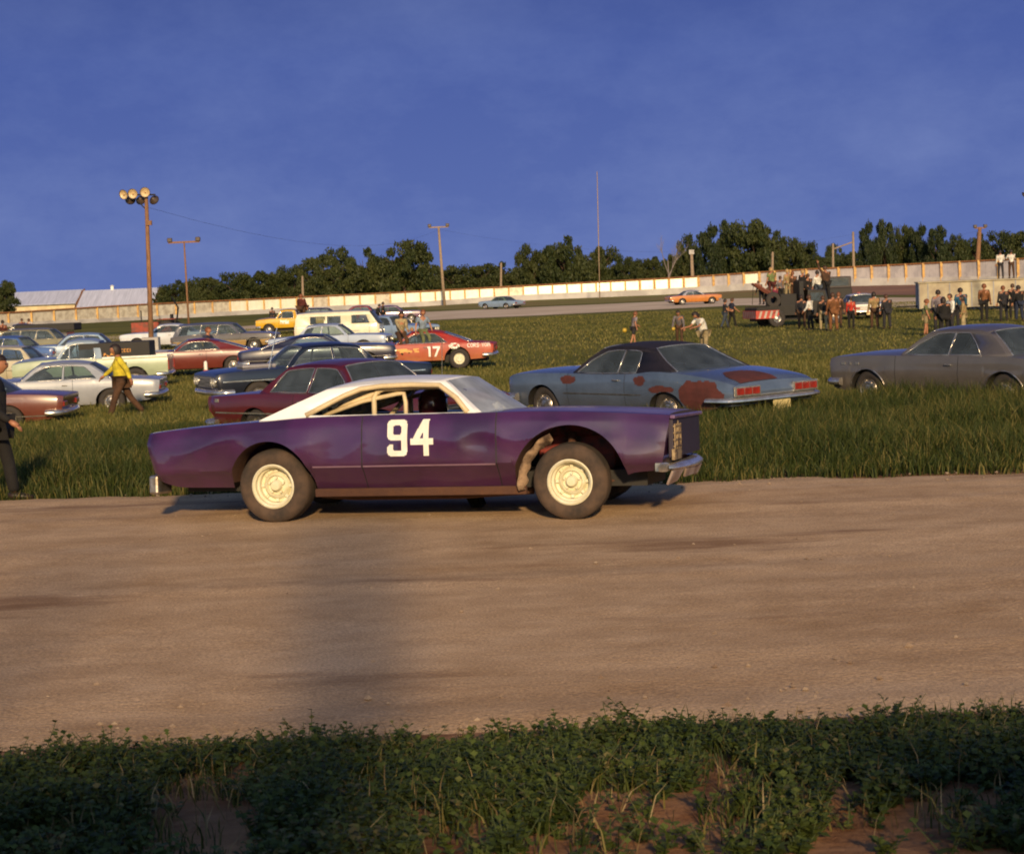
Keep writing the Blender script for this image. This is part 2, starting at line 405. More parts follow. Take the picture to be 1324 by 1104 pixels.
def canopy(root, B, ws, roof, bl, wr, roofm, pillarm=None, glass=GLASS, windows=(), bulge=(.20, .07, -.05, -.12), crown=.06, wsb=.93, blb=.90,
           trim=CHROME, wk=.945, names=('windshield', 'roof', 'rear_window'), noside_glass=False, thick=.03, bottomdrop=.02, openwin=False):
    """greenhouse over the body; outline runs windscreen base > roof > backlight base as (x, z) of the side edge"""
    zr = max(p[1] for p in roof)
    def wb(x): return B.sy(x, B.zs(x))*wk if B else wk
    def yw(x, z):
        zb_ = B.zs(x) if B else 0.5
        t = min(1.15, max(-.2, (z-zb_)/(zr-zb_))); return wb(x)+(wr-wb(x))*t
    def dens(p, n):
        d = [0]
        for a, b in zip(p[:-1], p[1:]): d.append(d[-1]+math.hypot(a[0]-b[0], a[1]-b[1]))
        if len(p) > 2:
            fx = itp(list(zip(d, [q[0] for q in p]))); fz = itp(list(zip(d, [q[1] for q in p])))
        else: fx = lin(list(zip(d, [q[0] for q in p]))); fz = lin(list(zip(d, [q[1] for q in p])))
        return [(fx(t), fz(t)) for t in np.linspace(0, d[-1], n)]
    W, RF, BL = dens(ws, 7), dens([ws[-1]]+roof+[bl[0]] if ws[-1] != roof[0] else roof, 15), dens(bl, 7)
    W[-1] = RF[0]; BL[0] = RF[-1]
    def surf(P, b0, b1, c0, c1, border, vs=None):
        vv = sorted(set([-1, -.985, -.94, 1, .985, .94]+list(np.linspace(-.9, .9, 13))+[border, -border])); rows = []
        for i, (x, z) in enumerate(P):
            t = i/(len(P)-1); bu = b0+(b1-b0)*t; c = c0+(c1-c0)*t
            rows.append([Vector((x+bu*(1-v*v), v*yw(x, z), z+c*(1-abs(v)**2.4))) for v in vv])
        return rows, vv
    def split(P, b0, b1, c0, c1, border, nm, paintm, rim=True):
        rows, vv = surf(P, b0, b1, c0, c1, border); gl = MB(); pl = MB()
        jl = [j for j, v in enumerate(vv) if abs(v) <= border+1e-6]
        gl.grid([[p for j, p in enumerate(r_) if j in jl] for r_ in rows])
        pl.grid([r_[:jl[0]+1] for r_ in rows]); pl.grid([r_[jl[-1]:] for r_ in rows])
        g_ = gl.build(nm, glass, root, smooth=True)
        if rim and trim:
            loop = [rows[0][j] for j in jl]+[r_[jl[-1]] for r_ in rows[1:]]+[rows[-1][j] for j in jl[::-1][1:]]+[r_[jl[0]] for r_ in rows[-2:0:-1]]
            MB().tube(loop, .011, 5, closed=True).build('window_trim', trim, g_, smooth=True)
        return pl, g_
    pm = pillarm or roofm
    # roof
    rows, vv = surf(RF, 0, 0, 0, 0, .9)
    rows = []
    for i, (x, z) in enumerate(RF):
        t = i/(len(RF)-1); bu = bulge[1]+(bulge[2]-bulge[1])*t; c = crown*(.75+.25*math.sin(math.pi*t))
        rows.append([Vector((x+bu*(1-v*v), v*yw(x, z), z+c*(1-abs(v)**2.4))) for v in vv])
    rb = MB().grid(rows)
    p1, wsg = split(W, bulge[0], bulge[1], 0, crown*.75, wsb, names[0], pm)
    p2, blg = split(BL, bulge[2], bulge[3], crown*.75, 0, blb, names[2], pm)
    ro = rb.build(names[1], roofm, root, smooth=True, solid=thick)
    pil = MB()
    for q in (p1, p2): pil.add(q.v, q.f)
    # sides
    outl = W[:-1]+RF+BL[1:]
    xa, xb = W[0][0], BL[-1][0]
    bot = [(x, B.zs(x)-bottomdrop) if B else (x, W[0][1]) for x in np.linspace(xb, xa, 12)]
    outer = [(W[0][0], bot[-1][1])]+outl+bot[:-1]
    polys = [[Vector((x, z, 0)) for x, z in outer]]+[[Vector((x, z, 0)) for x, z in wn] for wn in windows]
    flat = [p for q in polys for p in q]
    tris = tessellate_polygon(polys)
    for sg in (1, -1):
        pil.add([Vector((p.x, sg*yw(p.x, p.y), p.y)) for p in flat], [tuple(t) for t in tris])
    po = pil.build('pillars', pm, root, smooth=True, angle=35, solid=thick)
    for sg in (1, -1):
        for wn in windows:
            loop = [Vector((x, sg*(yw(x, z)-.006), z)) for x, z in wn]
            if not openwin:
                t = tessellate_polygon([[Vector((x, z, 0)) for x, z in wn]])
                g_ = MB().add([Vector((x, sg*(yw(x, z)-.016), z)) for x, z in wn], [tuple(q) for q in t]).build('side_window', glass, root)
                if trim: MB().tube(loop, .010, 5, closed=True).build('window_trim', trim, g_, smooth=True)
    return dict(yw=yw, W=W, RF=RF, BL=BL, outl=outl)

def wheel(root, x, side, yo, r, width=.2, rimr=.19, style='cap', rubber=None, rimm=None, capm=None, z=None):
    """yo = outer face distance from the centre line"""
    z = r if z is None else z; y0 = side*yo; s_ = -side
    w_ = width; t = MB()
    prof = [(rimr, .02), (rimr+.015, .0), (r*.80, -.012), (r-.035, .0), (r-.008, .025), (r, .05), (r+.002, w_*.5), (r, w_-.05), (r-.008, w_-.025), (r-.035, w_), (r*.8, w_+.01), (rimr, w_-.02)]
    t.lathe([(a, s_*b) for a, b in prof], (0, 0, 0), n=40)
    for k in range(3): # circumferential grooves
        yy = w_*(.3+.2*k); t.lathe([(r+.004, s_*(yy-.02)), (r+.004, s_*(yy+.02))], (0, 0, 0), n=40)
    to = t.build('wheel', rubber or RUBBER, root, smooth=True, angle=50); to.location = (x, y0, z)
    m = MB(); rm = rimm or DULLCH
    if style == 'deep':      # reversed steel race rim, deep dish
        pr = [(rimr+.012, .0), (rimr, -.008), (rimr-.010, .006), (rimr-.018, .012), (rimr-.020, .06), (rimr-.036, .075), (rimr-.040, .13), (rimr-.065, .14), (rimr*.60, .10), (rimr*.50, .085), (rimr*.44, .12), (.058, .12), (.052, .07), (.042, .055), (0, .055)]
        m.lathe([(a, s_*b) for a, b in pr], n=40)
        for k in range(8):
            a = k*math.pi/4; m.box((math.cos(a)*rimr*.70, s_*.112, math.sin(a)*rimr*.70), (.03, .02, .03), ry=-a)
        for k in range(5):
            a = k*math.pi*2/5+.3; m.lathe([(.011, s_*.05), (.011, s_*.075), (0, s_*.075)][::-1] if 0 else [(.012, s_*.118), (.012, s_*.085), (0, s_*.085)], (math.cos(a)*.075, 0, math.sin(a)*.075), n=6)
    elif style == 'flat':
        pr = [(rimr+.01, .0), (rimr, -.01), (rimr-.015, .01), (rimr-.02, .035), (rimr*.7, .03), (rimr*.55, .0), (rimr*.4, -.005), (.05, .01), (0, .0)]
        m.lathe([(a, s_*b) for a, b in pr], n=32)
        for k in range(8):
            a = k*math.pi/4; m.box((math.cos(a)*rimr*.72, s_*.02, math.sin(a)*rimr*.72), (.035, .02, .02), ry=-a)
    else:
        pr = [(rimr+.012, .0), (rimr+.004, -.012), (rimr-.012, .004), (rimr-.03, .008), (rimr-.05, -.012), (rimr*.62, -.02), (rimr*.5, -.008), (rimr*.3, -.018), (.03, -.03), (0, -.032)]
        m.lathe([(a, s_*b) for a, b in pr], n=32)
        for k in range(12):
            a = k*math.pi/6; m.box((math.cos(a)*rimr*.80, s_*-.012, math.sin(a)*rimr*.80), (.035, .008, .012), ry=-a)
    m.build('rim', rm, to, smooth=True, angle=35)
    return to
def sweep(path, prof, taper=None):
    """plan-view path [(x,y,dz)] with outward normals to the right of travel, profile [(out,z)] closed"""
    mb = MB(); n = len(prof); N = len(path); vs = []
    for i, p in enumerate(path):
        a = path[max(0, i-1)]; b = path[min(N-1, i+1)]
        t = Vector((b[0]-a[0], b[1]-a[1])).normalized(); nr_ = Vector((t.y, -t.x)); k = taper[i] if taper else 1
        for o_, z in prof: vs.append(Vector((p[0]+nr_.x*o_*k, p[1]+nr_.y*o_*k, z*1.0+(p[2] if len(p) > 2 else 0))))
    fs = [(i*n+j, i*n+(j+1) % n, (i+1)*n+(j+1) % n, (i+1)*n+j) for i in range(N-1) for j in range(n)]
    fs += [tuple(range(n)), tuple((N-1)*n+j for j in range(n-1, -1, -1))]
    return mb.add(vs, fs)
def bumper(root, B, end, z, h=.16, out=.10, name='bumper', m=CHROME, wrap=.35, curve=.10, dz=0, vee=0):
    x0 = B.xf if end > 0 else B.xr; wd = B.w(x0-end*.15)+.02; P = []
    pts = [(-wrap, -wd-.01)]+[(-wrap*.5, -wd-.012)]
    for t in np.linspace(-1, 1, 17): pts.append((-curve*abs(t)**3+vee*(1-abs(t)), t*wd*.985))
    pts += [(-wrap*.5, wd+.012), (-wrap, wd+.01)]
    path = [(x0+end*p[0], p[1]*end) for p in pts]
    prof = [(out*.2, -h/2), (out*.75, -h*.42), (out, -h*.18), (out*.98, h*.1), (out*.72, h*.4), (out*.2, h/2), (0, h*.45), (0, -h*.45)]
    return sweep(path, [(o_, q+z) for o_, q in prof]).build(name, m, root, smooth=True, angle=50)
def headlight(root, x, y, z, r=.075, end=1, name='headlight', m=None, ring=CHROME, tilt=0):
    m1 = MB().lathe([(0, .018), (r*.5, .015), (r*.85, .004), (r, -.01)], axis='X', n=20).build(name, m or LAMPG, root, smooth=True)
    m1.location = (x, y, z); m1.rotation_euler = (0, 0, 0 if end > 0 else math.pi)
    MB().lathe([(r, -.02), (r+.004, .016), (r+.018, .016), (r+.022, -.03)], axis='X', n=20).build('ring', ring, m1, smooth=True, angle=40)
    return m1
def boxpart(root, name, c, d, m, bevel=.006, rz=0, ry=0):
    return MB().box((0, 0, 0), d, rz, 0, ry).build(name, m, root, bevel=bevel, loc=c)
FONT = {'0': "01110 10001 10001 10001 10001 10001 01110", '9': "", '1': "00100 01100 00100 00100 00100 00100 01110", '7': "11111 00001 00010 00100 00100 01000 01000",
 'C': "01111 10000 10000 10000 10000 10000 01111", 'O': "01110 10001 10001 10001 10001 10001 01110", 'R': "11110 10001 10001 11110 10100 10010 10001", 'S': "01111 10000 10000 01110 00001 00001 11110",
 'Y': "10001 10001 01010 00100 00100 00100 00100", 'A': "01110 10001 10001 11111 10001 10001 10001", 'E': "11111 10000 10000 11110 10000 10000 11111", 'M': "10001 11011 10101 10101 10001 10001 10001", ' ': "00000 "*7,
 'D': "11110 10001 10001 10001 10001 10001 11110", 'N': "10001 11001 10101 10101 10011 10001 10001", 'T': "11111 00100 00100 00100 00100 00100 00100", 'U': "10001 10001 10001 10001 10001 10001 01110", 'F': "11111 10000 10000 11110 10000 10000 10000", 'L': "10000 10000 10000 10000 10000 10000 11111", 'H': "10001 10001 10001 11111 10001 10001 10001", 'I': "01110 00100 00100 00100 00100 00100 01110"}
def lettering(root, text, place, ch, m, name='lettering', cw=None, slant=0.0):
    """5x7 painted block letters; place(u, v) -> point on the surface, u to the right, v up, origin bottom left"""
    c = ch/7; cw = cw or c; mb = MB(); u0 = 0
    for t in text:
        rows = FONT[t].split()
        for r_, bits in enumerate(rows):
            for k, b in enumerate(bits):
                if b == '1':
                    a, e = u0+k*cw, (6-r_)*c; sh = slant*(e/ch)
                    mb.add([place(a+sh, e), place(a+cw+sh, e), place(a+cw+sh+slant/7, e+c), place(a+sh+slant/7, e+c)], [(0, 1, 2, 3)])
        u0 += cw*6.3
    return mb.build(name, m, root)
def seats(root, x_front, x_rear, zf=.45, ztop=.98, m=SEAT, wd=1.25):
    for x in (x_front, x_rear):
        mb = MB(); 
        if x is None: continue
        o = mb.box((x, 0, zf+.06), (.5, wd, .16)).box((x-.28, 0, (zf+ztop)/2+.05), (.14, wd, ztop-zf), ry=-.16).build('seat', m, root, bevel=.03)
def steering(root, x, y, z, m=BLACK):
    pts = [Vector((x+.06*math.sin(a), y+.19*math.cos(a), z+.17*math.sin(a))) for a in np.linspace(0, 2*math.pi, 19)[:-1]]
    mb = MB().tube(pts, .013, 6, closed=True); mb.tube([(x, y-.18, z), (x, y+.18, z)], .01, 5); mb.tube([(x, y, z), (x+.35, y, z-.14)], .02, 6)
    return mb.build('steering_wheel', m, root, smooth=True)
# ------------------------------------------------------------------ the purple race car
def mask_mesh(root, name, place, w_, h_, fn, m, c=.0075):
    mb = MB(); nu, nv = int(round(w_/c)), int(round(h_/c))
    for j in range(nv):
        i = 0
        while i < nu:
            if fn((i+.5)*c, (j+.5)*c):
                k = i
                while k < nu and k-i < 4 and fn((k+.5)*c, (j+.5)*c): k += 1
                mb.add([place(i*c, j*c), place(k*c, j*c), place(k*c, (j+1)*c), place(i*c, (j+1)*c)], [(0, 1, 2, 3)]); i = k
            else: i += 1
    return mb.build(name, m, root)
def rr(u, v, x0, y0, x1, y1, r=.02):
    if not (x0 <= u <= x1 and y0 <= v <= y1): return False
    cx = min(max(u, x0+r), x1-r); cy = min(max(v, y0+r), y1-r)
    return (u-cx)**2+(v-cy)**2 <= r*r
def nine(u, v):
    if rr(u, v, 0, .150, .20, .345, .045) and not rr(u, v, .060, .203, .140, .290, .018): return True
    if .140 <= u <= .20 and .05 <= v <= .3: return True
    if rr(u, v, 0, 0, .20, .115, .045) and not (rr(u, v, .060, .055, .3, .3, .015)): return True
    return False
def four(u, v):
    if .125 <= u <= .183 and 0 <= v <= .345: return True
    if 0 <= u <= .225 and .108 <= v <= .162: return True
    t = (v-.11)/(.345-.11)
    return 0 <= t <= 1 and .0+.125*t-.004 <= u <= .065+.125*t
def seven(u, v):
    if 0 <= u <= .25 and .29 <= v <= .36: return True
    t = v/.3
    return 0 <= t <= 1 and .04+.13*t <= u <= .115+.135*t
def one(u, v): return (.05 <= u <= .12 and 0 <= v <= .36) or (0 <= u <= .12 and .29 <= v <= .36 and v > .36-(u+.03)*1.2+.0)

PURPLE = mat('purple_paint', (.048, .008, .060), rough=.28, col2=(.028, .005, .038), scale=1.8, coat=.9, dust=((.07, .032, .030), .32, .80, .35, .02))
PURPLED = mat('purple_faded_top', (.20, .13, .22), rough=.4, col2=(.09, .035, .13), scale=2.2, coat=.3, lo=.3, hi=.7)
CREAM = mat('cream_paint', (.62, .50, .30), rough=.5, col2=(.52, .42, .26), scale=8)
RIMY = mat('pale_yellow_rim', (.70, .68, .54), rough=.5, col2=(.60, .54, .34), scale=9, lo=.3, hi=.65)
WROOF = mat('white_roof_paint', (.84, .84, .84), rough=.35, col2=(.78, .78, .78), scale=3, coat=.3)
def hero():
    p_r, p_f = G(352, 679.5), G(745, 676)
    hd = math.atan2(p_f.y-p_r.y, p_f.x-p_r.x); c = (p_r+p_f)/2
    off = Vector((-math.sin(hd), math.cos(hd), 0))*.86
    root = empty('race_car', (c.x+off.x, c.y+off.y, -.01), hd); root.scale = (1.03, 1.03, 1.03)
    tag(root, 'purple stock race car with white roof and white number 94 on its door', 'race car')
    B = Body(xr=-2.76, xf=2.40, z0=.30, dent=.05, seed=2.0,
        zs=[(-2.76, .905), (-2.3, .95), (-1.55, 1.0), (-1.0, 1.03), (-.4, 1.035), (.5, 1.035), (1.0, 1.04), (1.6, 1.025), (2.2, .99), (2.40, .975)],
        zc=[(-2.76, .915), (-2.3, .962), (-1.55, 1.01), (-1.0, 1.04), (.7, 1.05), (1.2, 1.055), (1.8, 1.035), (2.3, 1.0), (2.40, .985)],
        w=[(-2.76, .88), (-2.68, .93), (-2.2, .96), (-1.4, .975), (0, .965), (1.4, .965), (2.1, .96), (2.3, .95), (2.40, .94)],
        sill=[(-2.76, .44), (-2.45, .37), (-1.9, .36), (-1.0, .325), (1.0, .33), (2.0, .42), (2.1, .45), (2.40, .47)],
        g=[(-.3, .70), (0, .765), (.15, .845), (.29, .935), (.335, .982), (.37, .99), (.52, 1.0), (.66, .998), (.76, .985), (.88, .965), (1.0, .925), (1.3, .92)],
        arches=[(-1.473, .43, .36, .45), (1.49, .545, .36, .545)], cabin=(-1.35, .72), doors=[(-.52, .80)],
        nose=[(.4, -.08), (.6, -.02), (.75, .0), (.9, .03), (1.0, .03)], tail=[(.35, -.10), (.6, -.05), (.8, .02), (.95, 0)], wellmat=RUST, chz=.46, chmat=BLACK, chb=.31)
    parts = B.build(root, PURPLE, step=.045, nS=18, hoodm=PURPLED)
    ws = [(.60, 1.03), (.45, 1.16), (.24, 1.345)]
    roof = [(.24, 1.345), (.0, 1.362), (-.35, 1.365), (-.65, 1.352), (-.95, 1.295)]
    bl = [(-.95, 1.295), (-1.25, 1.165), (-1.60, 1.01)]
    win = [[(.50, 1.045), (.37, 1.18), (.185, 1.306), (-.1, 1.318), (-.4, 1.312), (-.60, 1.29), (-.76, 1.23), (-.93, 1.145), (-1.12, 1.05), (-.9, 1.045), (-.4, 1.045), (.1, 1.045)]]
    cn = canopy(root, B, ws, roof, bl, .63, WROOF, pillarm=WROOF, glass=GLASSD, windows=win, bulge=(.30, .10, -.04, -.10), crown=.05, trim=None, openwin=True, blb=.72, wk=.94)
    yw = cn['yw']
    for sg in (1, -1):
        MB().tube([(x, sg*(yw(x, z)+.004), z) for x, z in [win[0][i] for i in (0, 1, 2, 3, 4, 5, 6, 7, 8)]], .026, 8).build('window_rail', CREAM, root, smooth=True)
    # interior: roll cage, seat, dashboard
    cage = MB()
    for sg in (1, -1):
        y = sg*.60; r = .026
        cage.tube([(-.50, y, .55), (-.50, y, 1.20), (-.47, y*.98, 1.262), (-.40, y*.96, 1.285), (-.1, y*.95, 1.292), (.2, y*.95, 1.295), (.42, y, 1.18), (.60, y, 1.0), (.62, y, .5)], r, 8)
        cage.tube([(-.45, y*.97, 1.26), (-.85, y*.9, 1.12), (-1.35, y*.8, .90)], r, 8)
        cage.tube([(-1.15, y, 1.0), (-.62, y*.98, 1.17), (-.26, y*.97, 1.235), (-.20, y*.97, 1.235), (-.18, y, 1.15), (-.18, y, .6)], .022, 8)
        cage.tube([(-.5, y, .82), (.61, y, .80)], r, 8)
    cage.tube([(-.45, -.58, 1.28), (-.45, .58, 1.28)], .026, 8); cage.tube([(.2, -.57, 1.295), (.2, .57, 1.295)], .024, 8)
    cage.tube([(-.5, -.6, .85), (-.47, .58, 1.27)], .024, 8); cage.tube([(-.5, -.6, .78), (-.5, .6, .78)], .024, 8)
    cage.build('roll_cage', CREAM, root, smooth=True)
    # drilled brace along the far sail panel
    PERF = mat('drilled_aluminium', (.42, .44, .42), rough=.5, col2=(.25, .25, .24), scale=6)
    for sg in (1, -1):
        br = MB()
        a, b = Vector((-1.25, sg*.52, 1.0)), Vector((-.5, sg*.50, 1.26)); d = (b-a)/7; n_ = Vector((-d.z, 0, d.x)).normalized()*.055
        for i in range(7):      # plate pieces with round holes between them
            c0 = a+d*(i+.5); ring = []; outer = []
            for q in range(16):
                an = q*math.pi/8; e = d.normalized()*math.cos(an)*.028+n_.normalized()*math.sin(an)*.028; ring.append(c0+e)
                mxx = max(abs(math.cos(an)), abs(math.sin(an))); outer.append(c0+d*.5*(math.cos(an)/mxx)+n_*(math.sin(an)/mxx))
            br.add(ring+outer, [(q, (q+1) % 16, 16+(q+1) % 16, 16+q) for q in range(16)])
        br.build('drilled_brace', PERF, root, solid=.01)
    seat = MB(); seat.box((-.20, .36, .44), (.5, .5, .12)).box((-.48, .36, .70), (.12, .5, .55), ry=-.18)
    seat.build('seat', BLACK, root, bevel=.03)
    steering(root, .34, .36, .98)
    dash = MB().box((.66, 0, .90), (.16, 1.5, .2)).box((.2, .7, .62), (1.4, .03, .4)).box((.2, -.7, .62), (1.4, .03, .4)).box((-.2, 0, .47), (2.0, 1.5, .03))
    dash.build('dashboard', INTER, root)
    m = MB().lathe([(0, .03), (.045, .02), (.06, 0), (.055, -.03), (0, -.04)], (.38, -.55, 1.12), 'X', 16).lathe([(0, .03), (.035, .02), (.045, 0), (.04, -.03), (0, -.04)], (.40, -.56, 1.225), 'X', 16)
    m.tube([(.40, -.58, .98), (.39, -.56, 1.12), (.41, -.57, 1.24)], .012, 6); m.build('mirror', CHROME, root, smooth=True)
    # wheels
    for x in (-1.473, 1.473):
        for sd_ in (1, -1):
            wheel(root, x, sd_, .865 if x < 0 else .86, .358, .29 if x < 0 else .25, .205, 'deep', DRUBBER, RIMY, z=.365)
    ax = MB().tube([(-1.473, -.62, .34), (-1.473, .62, .34)], .045, 8).lathe([(0, -.14), (.10, -.1), (.13, 0), (.10, .1), (0, .14)], (-1.473, 0, .34), 'Y', 14)
    ax.build('rear_axle', RUST, root, smooth=True)
    for sg in (1, -1):
        ax = MB()
        ax.tube([(1.473, sg*.62, .34), (1.30, sg*.30, .30), (1.2, sg*.2, .28)], .03, 8)
        ax.tube([(1.473, sg*.60, .50), (1.46, sg*.35, .56)], .03, 8); ax.tube([(1.40, sg*.45, .30), (1.42, sg*.42, .80)], .04, 8)
        ax.tube([(1.47, sg*.6, .3), (2.05, sg*.45, .36)], .02, 6)
        ax.build('suspension', RUST, root, smooth=True)
    ex = MB().tube([(1.0, -.30, .27), (.3, -.42, .24), (-.8, -.42, .24), (-1.1, -.5, .27)], .04, 8); ex.build('exhaust_pipe', RUST, root, smooth=True)
    eng = MB().box((1.42, 0, .66), (.75, .50, .40)).box((1.42, .24, .84), (.55, .14, .12), ry=0).box((1.42, -.24, .84), (.55, .14, .12))
    eng.build('engine', mat('engine_red', (.20, .02, .015), rough=.6, col2=(.03, .012, .01), scale=7), root, bevel=.02)
    inn = MB()      # bare inner fender edge behind the front wheel and the rocker rail
    inn.grid([[Vector((1.49+.50*math.cos(a)*s_, -.90+.04*(1-s_)*9, .36+.50*math.sin(a)*s_)) for s_ in (1+.05*noise.noise(Vector((a*4, 1, 0))), .93+.05*noise.noise(Vector((a*6, 2, 0))), .85+.14*noise.noise(Vector((a*7, 3, 0))))] for a in np.linspace(math.pi*.62, math.pi*1.04, 26)])
    inn.build('inner_fender', mat('bare_dusty_steel', (.30, .20, .12), rough=.85, col2=(.06, .035, .02), scale=9, bump=.5), root, smooth=True, solid=.01)
    for sg in (1, -1): MB().box((.0, sg*.80, .30), (2.1, .06, .08)).build('rocker_rail', RUST, root, bevel=.01)
    # mouldings
    for sg in (1, -1):
        mb = MB()
        for x0, x1 in ((-1.02, -.53), (-.51, .79)):
            mb.grid([[B.pt(x, .555+dz_, sg, .004) for dz_ in (-.008, .008)] for x in np.linspace(x0, x1, 24)])
        mb.build('side_moulding', mat('dull_moulding', (.20, .12, .17), rough=.4), root)
    S = WHITEP
    pl = lambda x0, z0_: (lambda u, v: B.pt(x0+u, z0_+v, -1, .005))
    mask_mesh(root, 'number', pl(-.265, .645), .21, .35, nine, S); mask_mesh(root, 'number', pl(-.03, .645), .23, .35, four, S)
    pl2 = lambda x0, z0_: (lambda u, v: B.pt(x0-u, z0_+v, 1, .005))
    mask_mesh(root, 'number', pl2(.13, .645), .21, .35, nine, S); mask_mesh(root, 'number', pl2(-.105, .645), .23, .35, four, S)
    # nose: dark grille recess with lamp stacks, bent bumper
    gm = MB().box((2.43, 0, .76), (.05, 1.66, .36)); gm.build('grille', mat('grille_dark', (.02, .012, .03), rough=.6), root, bevel=.01)
    for sg in (-1,):
        st = MB()
        for q in range(5): st.box((2.465, sg*.64, .62+.062*q), (.02, .38, .016)).lathe([(0, .012), (.022, .008), (.03, 0)], (2.462, sg*(.60+.0*q), .645+.062*q), 'X', 10)
        for y_ in (.47, .58, .70, .81): st.box((2.467, sg*y_, .745), (.012, .012, .29))
        st.box((2.458, sg*.66, .61), (.03, .40, .10)); st.build('headlight_grille', mat('brass_grille', (.36, .27, .15), rough=.5, metal=.3, col2=(.12, .08, .05), scale=10), root)
    ed = MB().box((2.455, 0, .955), (.05, 1.74, .035)); ed.build('hood_lip', PURPLED, root, bevel=.01)
    bumper(root, B, 1, .50, h=.085, out=.13, m=CHROME, wrap=.02, curve=.10, vee=.03)
    val = MB()
    for sg in (-1, 1): val.add([(2.46, sg*.90, .455), (2.50, sg*.50, .46), (2.45, sg*.62, .355), (2.40, sg*.86, .33)], [(0, 1, 2, 3)])
    val.add([(2.52, -.48, .46), (2.52, .48, .46), (2.49, .42, .38), (2.49, -.42, .38)], [(0, 1, 2, 3)])
    val.build('bumper_valance', mat('bent_grey_steel', (.30, .24, .22), rough=.6, col2=(.18, .12, .10), scale=5), root, solid=.02)
    for sg in (-1, 1): MB().box((-2.72, sg*.70, .40), (.10, .34, .19)).build('rear_bumper_end', DULLCH, root, bevel=.025)
    tl = MB().box((-2.775, 0, .74), (.03, 1.5, .14)); tl.build('tail_panel', BLACK, root, bevel=.01)
    # the body leans on its springs towards the far side
    T = Matrix.Translation((0, -.93, .62)) @ Matrix.Rotation(R(-LEAN), 4, 'X') @ Matrix.Translation((0, .93, -.62))
    for o in list(root.children):
        if not o.name.startswith(('wheel', 'rear_axle', 'suspension')): o.matrix_basis = T @ o.matrix_basis
    return root, B
LEAN = 3.2
race, raceB = hero()
# ------------------------------------------------------------------ ground, road, track
def tin(ya, yb, n): return list(np.linspace(ya, yb, n))
GYS = sorted(set(tin(-60, 4, 9)+tin(4, 10, 60)+tin(10, 20, 6)+tin(20, 34, 60)+tin(34, 100, 60)+tin(100, 400, 40)+tin(400, 3000, 20)))
GXS = sorted(set(tin(-2500, -100, 14)+tin(-100, -14, 40)+tin(-14, 14, 120)+tin(14, 100, 40)+tin(100, 2500, 14)))
def gz(x, y):
    z = tzf(x, y)
    if y < 9.4: z += .05*noise.noise(Vector((x*1.1, y*1.3, 0)))*min(1, (9.4-y)/1.5)+.02*noise.noise(Vector((x*4, y*4, 5)))*min(1, (9.4-y))
    elif y > 22.5: z += .06*noise.noise(Vector((x*.25, y*.25, 2)))*min(1, (y-22.5)/4)*(1 if y < 150 else 0)
    return z
gm = bpy.data.materials.new('field_soil'); gm.use_nodes = True; nt = gm.node_tree; b = nt.nodes['Principled BSDF']; b.inputs['Roughness'].default_value = .95; b.inputs['Specular IOR Level'].default_value = .1
tc = nt.nodes.new('ShaderNodeTexCoord')
n1 = _n(nt, 'ShaderNodeTexNoise', Scale=.25, Detail=8, Roughness=.65); nt.links.new(tc.outputs['Object'], n1.inputs['Vector'])
mpg = nt.nodes.new('ShaderNodeMapping'); mpg.inputs['Scale'].default_value = (.03, .09, 1); nt.links.new(tc.outputs['Object'], mpg.inputs[0])
n2 = _n(nt, 'ShaderNodeTexNoise', Scale=1.0, Detail=6, Roughness=.6); nt.links.new(mpg.outputs[0], n2.inputs['Vector'])
c1 = nt.nodes.new('ShaderNodeValToRGB'); c1.color_ramp.elements[0].position = .38; c1.color_ramp.elements[1].position = .64
c1.color_ramp.elements[0].color = (.062, .072, .016, 1); c1.color_ramp.elements[1].color = (.185, .165, .044, 1)
ad = nt.nodes.new('ShaderNodeMix'); ad.data_type = 'FLOAT'; ad.inputs[0].default_value = .6; nt.links.new(n1.outputs['Fac'], ad.inputs[2]); nt.links.new(n2.outputs['Fac'], ad.inputs[3]); nt.links.new(ad.outputs[0], c1.inputs[0])
c2 = nt.nodes.new('ShaderNodeValToRGB'); c2.color_ramp.elements[0].position = .35; c2.color_ramp.elements[1].position = .7
c2.color_ramp.elements[0].color = (.20, .09, .042, 1); c2.color_ramp.elements[1].color = (.52, .29, .15, 1)
n3 = _n(nt, 'ShaderNodeTexNoise', Scale=2.3, Detail=9, Roughness=.7); nt.links.new(tc.outputs['Object'], n3.inputs['Vector']); nt.links.new(n3.outputs['Fac'], c2.inputs[0])
sp = nt.nodes.new('ShaderNodeSeparateXYZ'); nt.links.new(tc.outputs['Object'], sp.inputs[0])
mr = _n(nt, 'ShaderNodeMapRange'); mr.inputs[1].default_value = 20.5; mr.inputs[2].default_value = 23.0; nt.links.new(sp.outputs[1], mr.inputs[0])
mxg = nt.nodes.new('ShaderNodeMix'); mxg.data_type = 'RGBA'; nt.links.new(mr.outputs[0], mxg.inputs[0]); nt.links.new(c2.outputs[0], mxg.inputs[6]); nt.links.new(c1.outputs[0], mxg.inputs[7])
nt.links.new(mxg.outputs[2], b.inputs['Base Color'])
bp = nt.nodes.new('ShaderNodeBump'); bp.inputs['Strength'].default_value = .9; bp.inputs['Distance'].default_value = .05
n4 = _n(nt, 'ShaderNodeTexNoise', Scale=14, Detail=8, Roughness=.7); nt.links.new(tc.outputs['Object'], n4.inputs['Vector']); nt.links.new(n4.outputs['Fac'], bp.inputs['Height']); nt.links.new(bp.outputs[0], b.inputs['Normal'])
g = MB().grid([[Vector((x, y, gz(x, y))) for x in GXS] for y in GYS]).build('ground', gm, None, smooth=True); tag(g, kind='structure')

